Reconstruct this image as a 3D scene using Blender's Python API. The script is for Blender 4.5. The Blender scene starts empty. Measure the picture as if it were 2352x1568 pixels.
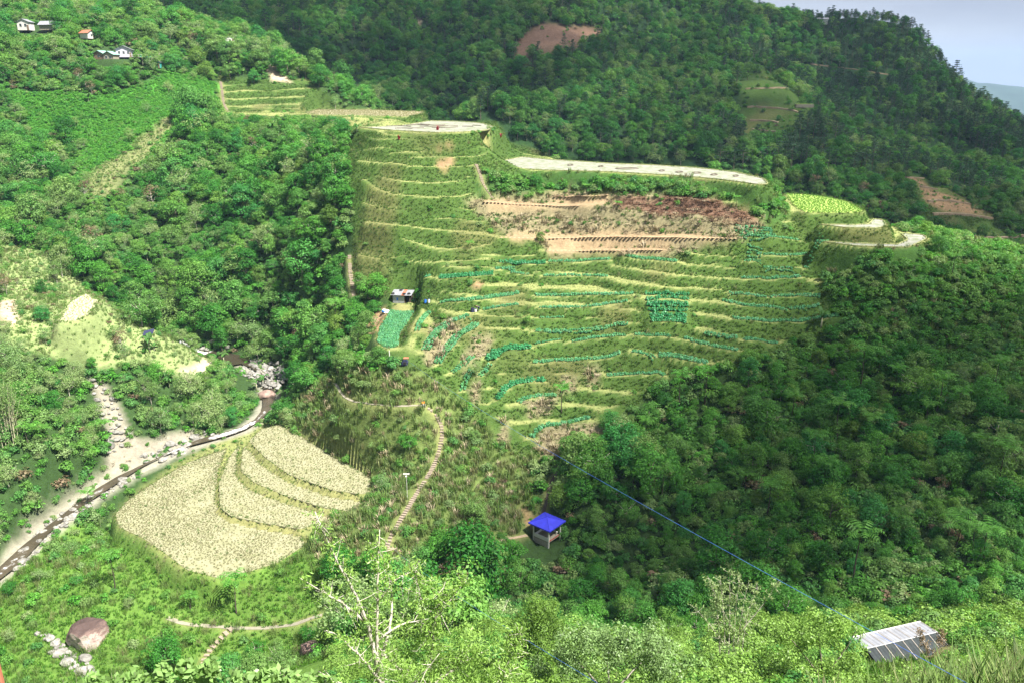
import bpy, bmesh, math, random
import numpy as np
from mathutils import Vector, Matrix

R = math.radians
rnd = random.Random(7)
nrg = np.random.default_rng(7)
SC = bpy.context.scene
COL = SC.collection

# ------------------------------------------------------------------ camera, sky, sun, exposure
CAM = np.array([0.0, 0.0, 100.0])
PITCH = R(18.3)
FO = 1846.0            # focal length in units of a 2352 px wide picture
cam_d = bpy.data.cameras.new('camera')
cam_d.sensor_width = 36.0
cam_d.lens = 36.0 * FO / 2352.0
cam_d.clip_start = 0.2
cam_d.clip_end = 20000
cam = bpy.data.objects.new('camera', cam_d)
cam.location = CAM
cam.rotation_euler = (R(90) - PITCH, 0, 0)
COL.objects.link(cam)
SC.camera = cam

SUN_EL, SUN_AZ = R(57), R(125)       # azimuth clockwise from +Y: the sun stands to the right
SUNV = np.array([math.cos(SUN_EL) * math.sin(SUN_AZ), math.cos(SUN_EL) * math.cos(SUN_AZ), math.sin(SUN_EL)])
sun_d = bpy.data.lights.new('sun', 'SUN')
sun_d.energy = 5.0
sun_d.angle = R(0.53)
sun_d.color = (1.0, 0.95, 0.86)
sun = bpy.data.objects.new('sun', sun_d)
sun.rotation_euler = Vector(SUNV).to_track_quat('Z', 'Y').to_euler()
sun.location = (200, 0, 600)
COL.objects.link(sun)

world = bpy.data.worlds.new('World')
SC.world = world
world.use_nodes = True
wn = world.node_tree.nodes
wl = world.node_tree.links
wn.clear()
w_out = wn.new('ShaderNodeOutputWorld')
w_sky = wn.new('ShaderNodeTexSky')
w_sky.sky_type = 'NISHITA'
w_sky.sun_disc = False
w_sky.sun_elevation = SUN_EL
w_sky.sun_rotation = SUN_AZ
w_bg = wn.new('ShaderNodeBackground')
w_bg.inputs['Strength'].default_value = 0.06
wl.new(w_sky.outputs[0], w_bg.inputs['Color'])
w_tc = wn.new('ShaderNodeTexCoord')
w_map = wn.new('ShaderNodeMapping')
w_map.inputs['Scale'].default_value = (1.6, 1.6, 9.0)
w_noise = wn.new('ShaderNodeTexNoise')
w_noise.inputs['Scale'].default_value = 1.7
w_noise.inputs['Detail'].default_value = 7
w_noise.inputs['Roughness'].default_value = 0.5
wl.new(w_tc.outputs['Generated'], w_map.inputs['Vector'])
wl.new(w_map.outputs['Vector'], w_noise.inputs['Vector'])
w_ramp = wn.new('ShaderNodeValToRGB')
w_ramp.color_ramp.elements[0].position = 0.34
w_ramp.color_ramp.elements[0].color = (.32, .34, .41, 1)
w_ramp.color_ramp.elements[1].position = 0.66
w_ramp.color_ramp.elements[1].color = (.46, .48, .53, 1)
wl.new(w_noise.outputs['Fac'], w_ramp.inputs['Fac'])
w_bg2 = wn.new('ShaderNodeBackground')
w_bg2.inputs['Strength'].default_value = 0.49
wl.new(w_ramp.outputs['Color'], w_bg2.inputs['Color'])
w_mix = wn.new('ShaderNodeMixShader')
w_mix.inputs['Fac'].default_value = 0.93
wl.new(w_bg.outputs[0], w_mix.inputs[1])
wl.new(w_bg2.outputs[0], w_mix.inputs[2])
wl.new(w_mix.outputs[0], w_out.inputs['Surface'])

SC.view_settings.view_transform = 'Standard'
SC.view_settings.look = 'None'
SC.view_settings.gamma = 1.0
SC.view_settings.exposure = 1.62
SC.view_settings.use_curve_mapping = False
SC.cycles.max_bounces = 5
SC.cycles.diffuse_bounces = 3
SC.cycles.transmission_bounces = 3
SC.cycles.volume_bounces = 0
SC.cycles.caustics_reflective = False
SC.cycles.caustics_refractive = False

# ------------------------------------------------------------------ picture <-> place
CP, SP = math.cos(PITCH), math.sin(PITCH)

def dirs(ox, oy):
    ox = np.asarray(ox, float); oy = np.asarray(oy, float)
    a = (ox - 1176.0) / FO
    b = -(oy - 784.0) / FO
    return np.stack([a, CP + SP * b, -SP + CP * b], -1)

def P(ox, oy, Y):
    d = dirs(ox, oy)
    return CAM + d * (np.asarray(Y, float) / d[..., 1])[..., None]

def onplane(ox, oy, z):
    d = dirs(ox, oy)
    return CAM + d * ((z - CAM[2]) / d[..., 2])[..., None]

def project(p):
    q = np.asarray(p, float) - CAM
    dep = q[..., 1] * CP - q[..., 2] * SP
    up = q[..., 1] * SP + q[..., 2] * CP
    dep = np.where(dep < 0.1, 0.1, dep)
    return 1176 + FO * q[..., 0] / dep, 784 - FO * up / dep, dep

def inpoly(px, py, poly):
    px = np.asarray(px); py = np.asarray(py)
    r = np.zeros(px.shape, bool)
    n = len(poly)
    for i in range(n):
        x0, y0 = poly[i]; x1, y1 = poly[(i + 1) % n]
        if y0 == y1:
            continue
        c = ((y0 > py) != (y1 > py)) & (px < (x1 - x0) * (py - y0) / (y1 - y0) + x0)
        r ^= c
    return r

def segdist(px, py, poly, closed=False):
    """distance to a polyline and the parameter (index + t) of the nearest point"""
    best = np.full(px.shape, 1e9); par = np.zeros(px.shape)
    n = len(poly)
    for i in range(n if closed else n - 1):
        a = poly[i]; b = poly[(i + 1) % n]
        dx, dy = b[0] - a[0], b[1] - a[1]
        L = dx * dx + dy * dy + 1e-9
        t = np.clip(((px - a[0]) * dx + (py - a[1]) * dy) / L, 0, 1)
        d = np.hypot(px - a[0] - t * dx, py - a[1] - t * dy)
        m = d < best
        best = np.where(m, d, best); par = np.where(m, i + t, par)
    return best, par

def sstep(a, b, x):
    t = np.clip((x - a) / (b - a), 0, 1)
    return t * t * (3 - 2 * t)

_tabs = {}
def vnoise(x, y, s, seed=0):
    if seed not in _tabs:
        _tabs[seed] = np.random.default_rng(100 + seed).random((256, 256))
    T = _tabs[seed]
    x = np.asarray(x) / s; y = np.asarray(y) / s
    xi = np.floor(x).astype(int); yi = np.floor(y).astype(int)
    fx = x - xi; fy = y - yi
    fx = fx * fx * (3 - 2 * fx); fy = fy * fy * (3 - 2 * fy)
    g = lambda i, j: T[(xi + i) % 256, (yi + j) % 256]
    return (g(0, 0) * (1 - fx) + g(1, 0) * fx) * (1 - fy) + (g(0, 1) * (1 - fx) + g(1, 1) * fx) * fy - 0.5

# ------------------------------------------------------------------ the lie of the land
# (across, down, distance): points of the land seen in the photograph
CTRL = [
 # terraced spur
 (1100, 300, 243), (880, 310, 226), (850, 345, 222), (1000, 335, 221), (1100, 345, 221), (1240, 350, 225),
 (850, 430, 212), (1000, 455, 206), (850, 520, 204), (1000, 535, 199), (1120, 500, 204),
 (860, 600, 197), (1000, 600, 190), (925, 690, 186), (1000, 720, 174), (1150, 600, 189),
 (1150, 700, 171), (1150, 800, 160), (1250, 440, 212), (1400, 430, 207), (1600, 440, 196), (1740, 480, 184),
 (1250, 540, 197), (1450, 540, 192), (1650, 550, 181), (1400, 620, 182), (1600, 640, 171), (1800, 600, 172),
 (1300, 720, 168), (1500, 720, 163), (1700, 720, 159), (1880, 700, 162), (1300, 830, 156), (1500, 830, 152),
 (1700, 820, 149), (1060, 880, 151), (1250, 900, 150), (1400, 960, 142), (1230, 1050, 136), (1500, 1000, 138),
 (980, 935, 144), (870, 930, 146), (790, 905, 153), (800, 800, 178), (835, 770, 176), (760, 720, 193), (780, 640, 201), (780, 520, 211), (780, 420, 228),
 (1010, 1000, 141), (1000, 1080, 133), (940, 1160, 124), (890, 1260, 113), (1100, 1150, 127), (1200, 1230, 118),
 (760, 1000, 152), (850, 1080, 141), (830, 1160, 130), (760, 1250, 116), (1260, 1255, 119), (1350, 1150, 124), (1450, 1100, 127),
 (2000, 575, 166), (2150, 575, 174), (2250, 605, 168), (2345, 665, 162), (1950, 650, 170),
 # shaded right slope
 (1900, 800, 155), (2100, 760, 156), (2200, 900, 138), (1700, 1000, 135), (1950, 1000, 132), (2300, 1000, 126),
 (2200, 1120, 116), (1700, 1200, 114), (1950, 1200, 112), (2300, 1300, 95), (1900, 1300, 101), (1500, 1250, 113),
 # left, the river gorge and the forest slope beyond
 (560, 790, 214), (640, 790, 213), (720, 800, 200), (400, 725, 222), (300, 645, 228), (500, 610, 236), (700, 610, 215),
 (600, 460, 256), (400, 405, 270), (730, 410, 238), (250, 435, 258), (150, 560, 236), (0, 455, 258), (100, 335, 288),
 (250, 205, 318), (270, 140, 330), (60, 80, 345), (200, 100, 340), (400, 175, 335), (440, 275, 298), (640, 285, 292), (740, 290, 280),
 (510, 183, 348), (510, 252, 322), (640, 190, 346), (720, 190, 345), (790, 244, 325), (640, 240, 328), (540, 92, 368), (480, 115, 364), (600, 125, 362), (645, 168, 354), (450, 160, 352), (560, 262, 318),
 (0, 600, 214), (120, 700, 190), (200, 680, 193), (350, 770, 187), (420, 830, 184), (250, 850, 175), (100, 900, 160),
 (300, 950, 169), (100, 1050, 146), (400, 950, 174), (240, 990, 164), (50, 1150, 138), (520, 900, 186), (450, 880, 184), (560, 930, 182),
 # valley floor lower left
 (150, 1280, 126), (300, 1350, 115), (200, 1480, 106), (500, 1450, 106), (650, 1440, 104), (600, 1560, 93), (100, 1560, 97), (380, 1400, 110),
 # the near hill
 (1176, 1470, 74), (1500, 1485, 69), (1700, 1520, 62), (1176, 1560, 52), (1000, 1500, 72), (1900, 1450, 72), (2060, 1490, 55), (2350, 1470, 58), (850, 1480, 88),
 # mountain behind
 (100, 25, 440), (400, 60, 435), (700, 60, 470), (700, 150, 440), (900, 100, 465), (900, 215, 405), (1100, 250, 375), (1100, 100, 480),
 (1300, 320, 362), (1300, 100, 480), (1300, 0, 550), (1600, 365, 352), (1600, 200, 450), (1600, 0, 590), (1900, 410, 342), (1900, 320, 410), (1900, 150, 560),
 (1800, 55, 650), (2100, 470, 330), (2100, 380, 400), (2100, 250, 500), (2100, 150, 625), (1950, 92, 655), (2200, 222, 580), (2345, 318, 530), (2290, 280, 552), (2420, 325, 510), (2500, 390, 490),
 (2352, 480, 335), (2352, 390, 420), (1780, 200, 432), (1850, 255, 400), (1720, 300, 392), (1780, 330, 372), (1500, 100, 510), (0, 0, 450), (1000, 0, 540), (600, 0, 520),
]
RAW = [  # points no photograph shows: behind the crest, below the camera, beyond the frame
 (-55, 385, 82), (-35, 365, 74), (-75, 418, 86), (-25, 392, 66), (5, 290, 60), (10, 325, 45), (40, 262, 56), (55, 295, 36), (90, 235, 48), (95, 275, 28),
 (130, 222, 44), (140, 260, 22), (-10, 312, 66), (-150, 372, 120), (-105, 408, 96), (-85, 400, 92), (-200, 330, 110), (-220, 240, 75), (-200, 160, 48), (-170, 110, 30),
 (160, 180, 52), (170, 120, 48), (160, 70, 60), (210, 210, 25), (240, 300, 20), (320, 320, 40), (120, 90, 50), (130, 30, 82),
 (0, 0, 97.6), (30, 10, 92), (-20, 10, 86), (0, -30, 104), (-5, 8, 89), (12, 20, 80), (30, 28, 74), (0, 25, 74), (-60, 20, 60), (-90, 60, 28), (-40, 40, 48), (60, 20, 84), (80, 60, 58),
 (-40, 70, 30), (-70, 85, 18), (-120, 90, 20), (-60, -40, 90), (60, -40, 105), (-120, 20, 50),
 (45, 92, 30), (10, 98, 22), (75, 95, 36), (-15, 100, 19),
 (330, 800, 20), (480, 560, 20), (200, 820, 90), (0, 800, 190), (-250, 560, 190), (-300, 420, 150), (-100, 640, 190), (400, 420, 30), (150, 760, 140), (300, 640, 60),
]
RIVER_O = [(380, 770, 28.2), (440, 800, 27), (480, 815, 26.5), (540, 822, 26), (600, 850, 25), (622, 900, 24), (610, 950, 23), (560, 985, 22), (480, 1005, 21),
           (430, 1020, 20.5), (330, 1065, 19), (250, 1110, 18), (150, 1180, 16.5), (80, 1240, 15.5), (10, 1310, 14.5), (-110, 1400, 13)]
RIVER = np.array([onplane(a, b, z) for a, b, z in RIVER_O])
cp = [P(a, b, y) for a, b, y in CTRL] + [np.array(q, float) for q in RAW] + [p + np.array([0, 0, -0.3]) for p in RIVER]
cp = np.array(cp)
S_ = 100.0
def _tps(r2):
    return 0.5 * r2 * np.log(r2 + 1e-9)
A_ = cp[:, :2] / S_
n_ = len(cp)
K_ = _tps(((A_[:, None] - A_[None]) ** 2).sum(-1)) + np.eye(n_) * 0.0012
Q_ = np.hstack([np.ones((n_, 1)), A_])
M_ = np.vstack([np.hstack([K_, Q_]), np.hstack([Q_.T, np.zeros((3, 3))])])
W_ = np.linalg.solve(M_, np.concatenate([cp[:, 2], np.zeros(3)]))
def rbf(x, y):
    x = np.asarray(x, float) / S_; y = np.asarray(y, float) / S_
    z = W_[n_] + W_[n_ + 1] * x + W_[n_ + 2] * y
    for i in range(n_):
        z = z + W_[i] * _tps((x - A_[i, 0]) ** 2 + (y - A_[i, 1]) ** 2)
    return z

def axis(parts):
    out = []
    for a, b, s in parts:
        n = max(1, int(round((b - a) / s)))
        out += list(a + (b - a) * np.arange(n) / n)
    out.append(parts[-1][1])
    return np.array(out)
GX = axis([(-6000, -1200, 800), (-1200, -500, 100), (-500, -190, 10), (-190, -125, 2), (-125, 110, 0.72), (110, 190, 1.8), (190, 500, 7), (500, 1200, 60), (1200, 6000, 800)])
GY = axis([(-400, -60, 40), (-60, 90, 2.2), (90, 262, 0.72), (262, 395, 1.0), (395, 440, 2.2), (440, 720, 4.5), (720, 1200, 30), (1200, 9000, 600)])
XX, YY = np.meshgrid(GX, GY)
core = (np.abs(XX) < 700) & (YY > -200) & (YY < 1250)
ZZ = np.full(XX.shape, 20.0)
ZZ[core] = rbf(XX[core], YY[core])
wfar = np.maximum(sstep(780, 1150, YY), sstep(420, 680, np.abs(XX)))
ZZ = ZZ * (1 - wfar) + wfar * (18 - 300 * sstep(700, 2600, YY) + 30 * (vnoise(XX, YY, 500, 3)))
ZZ = np.where(YY < 700, np.clip(ZZ, 10, 260), np.minimum(ZZ, 260))
nearw = 1 - sstep(300, 420, YY)
ZZ += (vnoise(XX, YY, 14, 1) * 2.2 + vnoise(XX, YY, 5, 2) * 0.8) * nearw * sstep(0, 60, YY)
ZZ += (vnoise(XX, YY, 60, 4) * 12 + vnoise(XX, YY, 25, 5) * 6) * sstep(340, 430, YY) * (1 - sstep(700, 900, YY))

def H(x, y, Z=None):
    Z = ZZ if Z is None else Z
    x = np.asarray(x, float); y = np.asarray(y, float)
    i = np.clip(np.searchsorted(GX, x) - 1, 0, len(GX) - 2)
    j = np.clip(np.searchsorted(GY, y) - 1, 0, len(GY) - 2)
    fx = np.clip((x - GX[i]) / (GX[i + 1] - GX[i]), 0, 1); fy = np.clip((y - GY[j]) / (GY[j + 1] - GY[j]), 0, 1)
    return (Z[j, i] * (1 - fx) + Z[j, i + 1] * fx) * (1 - fy) + (Z[j + 1, i] * (1 - fx) + Z[j + 1, i + 1] * fx) * fy

_YS = np.concatenate([np.arange(6, 330, 0.4), np.arange(330, 900, 1.5)])
def ground(ox, oy, ymin=6, ymax=900):
    """where the view through a picture point meets the land"""
    d = dirs(ox, oy)
    d = d / d[..., 1:2]
    ys = _YS[(_YS >= ymin) & (_YS <= ymax)]
    pts = CAM + d[..., None, :] * ys[:, None]
    below = H(pts[..., 0], pts[..., 1]) >= pts[..., 2]
    k = np.where(below.any(-1), below.argmax(-1), len(ys) - 1)
    p = CAM + d * ys[k][..., None]
    p[..., 2] = H(p[..., 0], p[..., 1])
    return p

def resample(pts, step):
    pts = np.asarray(pts, float)
    s = np.concatenate([[0], np.cumsum(np.linalg.norm(np.diff(pts, axis=0), axis=1))])
    n = max(2, int(s[-1] / step) + 1)
    t = np.linspace(0, s[-1], n)
    return np.stack([np.interp(t, s, pts[:, k]) for k in range(pts.shape[1])], -1)

def curve_o(pl, step=6):
    """smooth a hand-read polyline (picture units)"""
    pl = np.asarray(pl, float)
    if len(pl) > 2:
        for _ in range(2):
            q = [pl[0]]
            for i in range(len(pl) - 1):
                q += [0.75 * pl[i] + 0.25 * pl[i + 1], 0.25 * pl[i] + 0.75 * pl[i + 1]]
            q.append(pl[-1]); pl = np.array(q)
    return resample(pl, step)

def trace(pl, step=6, ymin=60, ymax=345, smooth=5):
    o = curve_o(pl, step)
    w = ground(o[:, 0], o[:, 1], ymin, ymax)
    for _ in range(smooth):
        v = w.copy()
        v[1:-1] = (w[:-2] + 2 * w[1:-1] + w[2:]) / 4
        w = v
    return w

carved = np.zeros(XX.shape)     # how strongly a vertex was levelled (keeps trees off)
def carve_line(w, hw, fw, dz=0.0):
    x0, x1 = w[:, 0].min() - hw - fw, w[:, 0].max() + hw + fw
    y0, y1 = w[:, 1].min() - hw - fw, w[:, 1].max() + hw + fw
    i0, i1 = np.searchsorted(GX, [x0, x1]); j0, j1 = np.searchsorted(GY, [y0, y1])
    if i1 <= i0 or j1 <= j0:
        return
    sx, sy = XX[j0:j1, i0:i1], YY[j0:j1, i0:i1]
    d, par = segdist(sx, sy, w[:, :2])
    zl = np.interp(par, np.arange(len(w)), w[:, 2]) + dz
    k = 1 - sstep(hw, hw + fw, d)
    ZZ[j0:j1, i0:i1] = ZZ[j0:j1, i0:i1] * (1 - k) + zl * k
    carved[j0:j1, i0:i1] = np.maximum(carved[j0:j1, i0:i1], k)

def carve_poly(poly, z, fw):
    poly = np.asarray(poly)
    x0, x1 = poly[:, 0].min() - fw, poly[:, 0].max() + fw
    y0, y1 = poly[:, 1].min() - fw, poly[:, 1].max() + fw
    i0, i1 = np.searchsorted(GX, [x0, x1]); j0, j1 = np.searchsorted(GY, [y0, y1])
    sx, sy = XX[j0:j1, i0:i1], YY[j0:j1, i0:i1]
    d, _ = segdist(sx, sy, poly[:, :2], True)
    d = np.where(inpoly(sx, sy, [tuple(q) for q in poly[:, :2]]), 0, d)
    k = 1 - sstep(0.4, fw, d)
    ZZ[j0:j1, i0:i1] = ZZ[j0:j1, i0:i1] * (1 - k) + z * k
    carved[j0:j1, i0:i1] = np.maximum(carved[j0:j1, i0:i1], k)

# river bed
rv = resample(np.array(curve_o(RIVER, 4.0)), 2.0)
carve_line(rv, 1.9, 4.0, -0.6)
carved[:] = 0

# old hand-built terracing: the spur and the slope above the grain field climb in steps
U0, V0_, _d = project(np.stack([XX, YY, ZZ], -1))
def step_land(poly, y0, y1, step, amt, soft=26):
    m = inpoly(U0, V0_, poly) & (YY > y0) & (YY < y1)
    d, _p = segdist(U0[m], V0_[m], poly, True)
    k = amt * sstep(0, soft, d)
    z = ZZ[m] + 1.1 * step * vnoise(XX[m], YY[m], 26, 71) + .35 * step * vnoise(XX[m], YY[m], 9, 72)
    o = z - ZZ[m]
    f = z / step; n = np.floor(f)
    q = step * (n + sstep(.5, .97, f - n)) - o
    ZZ[m] = ZZ[m] * (1 - k) + q * k
step_land([(812, 320), (1150, 320), (1100, 380), (1105, 470), (1160, 540), (1250, 560), (1250, 600), (1000, 650), (930, 690), (830, 650), (806, 480)], 120, 300, 2.35, .95)
step_land([(1110, 395), (1760, 430), (1880, 540), (1920, 740), (1700, 830), (1480, 900), (1250, 1040), (1080, 920), (960, 830), (960, 700), (1000, 650), (1250, 600)], 100, 300, 2.0, .85)
step_land([(500, 178), (722, 184), (800, 246), (700, 262), (505, 262)], 250, 395, 2.6, .8, 10)

# terrace ledges read from the photograph (picture units), half width, bank width
LEDGES = [
 ([(510, 182), (620, 185), (720, 189)], .7, 1.5), ([(525, 211), (600, 213), (660, 216)], .8, 1.5), ([(620, 226), (700, 224), (765, 219)], .8, 1.5),
 ([(515, 245), (600, 249), (690, 250)], .8, 1.5), ([(512, 256), (600, 261), (720, 261)], .6, 1.2),
 ([(835, 300), (900, 312), (1010, 327), (1080, 327)], 1.0, 2.4), ([(830, 318), (900, 321), (960, 325)], .9, 1.8),
 ([(840, 346), (880, 340), (905, 345)], .9, 2.0), ([(905, 352), (940, 350), (985, 354)], 1.0, 2.0),
 ([(828, 370), (860, 376), (905, 377), (960, 386), (1010, 384)], 1.1, 2.2), ([(850, 400), (880, 414), (930, 420), (1000, 423), (1056, 420)], 1.2, 2.4),
 ([(838, 418), (870, 440), (930, 452), (1000, 457), (1060, 452), (1090, 447)], 1.3, 2.4), ([(838, 470), (880, 485), (940, 487)], 1.0, 2.0),
 ([(850, 510), (900, 512), (960, 505), (1030, 508)], 1.0, 1.8),
 ([(845, 512), (900, 520), (1000, 530), (1150, 545), (1240, 550)], 1.6, 2.4), ([(930, 556), (1000, 574), (1080, 574), (1120, 566)], 1.2, 2.0),
 ([(828, 588), (880, 597), (930, 590)], 1.0, 2.0), ([(960, 603), (1040, 604), (1130, 597)], 1.1, 2.0), ([(880, 610), (905, 640), (912, 665)], 1.0, 1.6),
 ([(1110, 462), (1250, 474), (1400, 470)], 2.9, 2.4), ([(1390, 478), (1500, 492), (1640, 497), (1780, 507)], 1.0, 1.6), ([(1150, 545), (1300, 548), (1500, 542), (1690, 548)], 2.7, 2.4),
 ([(1255, 577), (1400, 577), (1540, 574)], 2.2, 2.0),
 ([(1455, 612), (1560, 612), (1680, 606)], .6, 1.4), ([(1230, 748), (1330, 746)], .6, 1.4), ([(1690, 560), (1780, 566), (1880, 560)], .7, 1.4),
]
LEDGE_W = []
for pl, hw, fw in LEDGES:
    LEDGE_W.append(trace(pl, 6, 120, 390))
    carve_line(LEDGE_W[-1], hw * .7, fw * .5)

# vegetable rows: picture polyline, number of rows side by side, plant size
ROWS = [
 ([(1150, 605), (1200, 607), (1250, 607)], 2, 1.1), ([(1262, 604), (1330, 602), (1400, 599)], 2, .9), ([(1440, 592), (1480, 597), (1553, 603)], 3, .9),
 ([(1010, 640), (1060, 637), (1130, 631)], 3, 1.1), ([(1140, 622), (1182, 618)], 2, 1.), ([(1250, 636), (1395, 636)], 2, .85), ([(1176, 630), (1212, 632)], 2, .9),
 ([(1015, 697), (1080, 690), (1190, 677)], 3, .95), ([(1232, 682), (1340, 680), (1452, 676)], 2, .95), ([(1113, 714), (1150, 706), (1188, 702)], 2, .9),
 ([(1242, 710), (1338, 708)], 2, .75), ([(1342, 706), (1440, 697)], 2, .8), ([(1243, 732), (1292, 731)], 1, .8), ([(1230, 762), (1330, 763), (1440, 748)], 2, .9),
 ([(1230, 790), (1286, 788)], 1, .8), ([(1315, 787), (1436, 772)], 2, .8), ([(1225, 833), (1360, 828), (1422, 816)], 2, .95),
 ([(1690, 527), (1770, 530)], 2, 1.), ([(1692, 537), (1780, 541)], 2, 1.), ([(1700, 548), (1832, 554)], 2, .85),
 ([(1716, 574), (1748, 575)], 2, .85), ([(1716, 588), (1746, 589)], 2, .85), ([(1712, 604), (1746, 606)], 2, .85),
 ([(1755, 588), (1820, 589), (1882, 583)], 2, .85), ([(1757, 618), (1822, 619)], 2, .85), ([(1850, 618), (1890, 617)], 2, .85), ([(1705, 640), (1760, 646), (1834, 638)], 2, .95),
 ([(1675, 677), (1757, 684)], 2, .85), ([(1770, 684), (1882, 680)], 2, .85), ([(1658, 692), (1720, 705), (1802, 716)], 2, .95), ([(1812, 712), (1880, 706)], 2, .85),
 ([(1685, 732), (1760, 742), (1830, 743), (1926, 729)], 2, .95), ([(1620, 770), (1692, 780)], 2, .95), ([(1710, 782), (1782, 790)], 2, .85), ([(1575, 780), (1640, 798), (1692, 805)], 2, .95),
 ([(1515, 816), (1570, 825), (1622, 836)], 3, .9), ([(1453, 811), (1502, 821)], 2, .8), ([(1460, 770), (1540, 775)], 2, .75), ([(1395, 863), (1450, 860), (1525, 862)], 2, .8),
 ([(958, 760), (965, 738), (987, 718)], 2, 1.), ([(978, 806), (995, 772), (1030, 742), (1077, 726)], 3, 1.), ([(1005, 836), (1030, 800), (1048, 775), (1092, 750)], 3, 1.),
 ([(1040, 860), (1060, 840), (1085, 822)], 2, .9), ([(1125, 826), (1140, 812), (1165, 806), (1212, 802)], 3, 1.35), ([(1062, 902), (1070, 872), (1082, 856)], 2, 1.), ([(1104, 868), (1125, 840)], 2, 1.),
 ([(1142, 922), (1160, 890), (1200, 880), (1247, 876)], 2, 1.2), ([(1192, 926), (1210, 915), (1276, 910)], 2, .9), ([(1222, 1005), (1240, 981), (1290, 975), (1352, 962)], 2, 1.),
 ([(935, 640), (985, 636)], 3, .8),
] + [([(1484 + 2 * i, 680 + i * 9), (1530, 677 + i * 9.3), (1580 - i, 681 + i * 9)], 1, 1.15) for i in range(8)]
ROWS_W = []
for pl, n, s in ROWS:
    w = trace(pl, 5, 110, 260)
    ROWS_W.append((w, n, s))
    carve_line(w, 0.4 * n + 0.2, 1.0)

# level fields: name, outline in the picture, height above datum
FIELDS = {
 'hay':    ([(700, 259), (730, 252), (850, 253), (975, 257), (974, 262), (935, 268), (840, 265), (720, 263)], 86.8),
 'flood1': ([(826, 293), (910, 290), (960, 283), (985, 278), (1060, 280), (1110, 284), (1136, 292), (1118, 300), (1060, 304), (1000, 305), (900, 300)], 85.3),
 'flood2': ([(1092, 377), (1140, 372), (1200, 361), (1262, 367), (1400, 376), (1500, 380), (1600, 386), (1690, 396), (1755, 411), (1765, 424), (1740, 424), (1650, 412), (1560, 404), (1400, 395), (1250, 391), (1160, 386)], 76.0),
 'green':  ([(1803, 445), (1850, 447), (1900, 453), (1945, 463), (1986, 484), (1962, 489), (1900, 489), (1850, 488), (1826, 476)], 70.0),
 'flood3': ([(1884, 516), (1960, 517), (1998, 515), (2004, 503), (2030, 506), (2036, 520), (2012, 525), (1940, 523)], 68.0),
 'flood4': ([(1878, 554), (1960, 559), (2060, 562), (2086, 551), (2068, 536), (2122, 540), (2130, 548), (2110, 558), (2085, 569), (1970, 566)], 65.5),
 'wheat':  ([(265, 1180), (290, 1152), (350, 1110), (430, 1062), (520, 1030), (500, 1080), (494, 1150), (520, 1185), (600, 1210), (690, 1225), (700, 1250), (640, 1290), (560, 1315), (500, 1326), (430, 1308), (380, 1270), (330, 1235), (275, 1210)], 22.0),
 'plot':   ([(866, 785), (872, 755), (895, 715), (920, 706), (952, 714), (936, 742), (918, 765), (913, 797), (886, 799)], 46.5),
 'tier_a': ([(506, 1165), (503, 1110), (526, 1050), (550, 1020), (546, 1045), (540, 1088), (568, 1122), (650, 1152), (740, 1178), (762, 1192), (690, 1214), (600, 1199), (530, 1184)], 23.0),
 'tier_b': ([(553, 1080), (557, 1035), (564, 1022), (600, 1066), (660, 1104), (760, 1138), (832, 1148), (836, 1160), (795, 1172), (740, 1164), (655, 1137), (582, 1106)], 24.1),
 'tier_c': ([(572, 1012), (600, 985), (640, 975), (690, 1000), (770, 1050), (850, 1092), (850, 1128), (832, 1134), (762, 1124), (666, 1090), (612, 1052)], 25.3),
 'pale':   ([(135, 740), (160, 695), (198, 673), (228, 690), (205, 722), (170, 738)], 47.0),
}
FW = {}
for k, (o, z) in FIELDS.items():
    o = np.array(o + [o[0]], float)
    o = resample(o, 5)[:-1]
    q = o.copy()
    q = (np.roll(q, 1, 0) + 2 * q + np.roll(q, -1, 0)) / 4
    w = onplane(q[:, 0], q[:, 1], z)
    FW[k] = w
    carve_poly(w, z - 0.06, .9 if k.startswith('tier') else 6.0 if k == 'flood1' else 3.2 if k not in ('wheat', 'plot') else 2.4)
for k, w in FW.items():
    m_ = inpoly(XX, YY, [tuple(q) for q in w[:, :2]]) if False else None
    i0, i1 = np.searchsorted(GX, [w[:, 0].min() - 2, w[:, 0].max() + 2]); j0, j1 = np.searchsorted(GY, [w[:, 1].min() - 2, w[:, 1].max() + 2])
    sx, sy = XX[j0:j1, i0:i1], YY[j0:j1, i0:i1]
    d_, _p = segdist(sx, sy, w[:, :2], True)
    ins = inpoly(sx, sy, [tuple(q) for q in w[:, :2]]) | (d_ < (.3 if k.startswith('tier') else .75))
    sub = ZZ[j0:j1, i0:i1]
    sub[ins] = FIELDS[k][1] - .06

# paths and stair lines
PATHS = {
 'concrete': ([(770, 880), (785, 905), (800, 922), (850, 930), (910, 937), (978, 934)], .36),
 'lower':    ([(385, 1420), (420, 1435), (530, 1443), (600, 1446), (680, 1436), (740, 1415)], .42),
 'pavilion': ([(890, 1262), (1000, 1280), (1100, 1250), (1210, 1232)], .5),
 'scar':     ([(1240, 1200), (1258, 1150), (1262, 1110), (1300, 1060)], .35),
}
STAIRS = {
 'long':  [(985, 940), (1005, 958), (1019, 990), (1008, 1045), (990, 1085), (960, 1130), (930, 1180), (905, 1220), (886, 1262)],
 'field': [(1094, 380), (1103, 400), (1108, 425), (1120, 445), (1132, 458)],
 'wood':  [(803, 590), (804, 625), (808, 650), (813, 682)],
 'stream': [(530, 1446), (512, 1465), (490, 1485), (474, 1505), (466, 1535)],
 'hill':  [(507, 190), (512, 220), (512, 240), (525, 258)],
}
PATH_W = {}
for k, (pl, hw) in PATHS.items():
    w = trace(pl, 5, 70, 260, 8); PATH_W[k] = w
    carve_line(w, hw + .25, 1.0)
STAIR_W = {}
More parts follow.
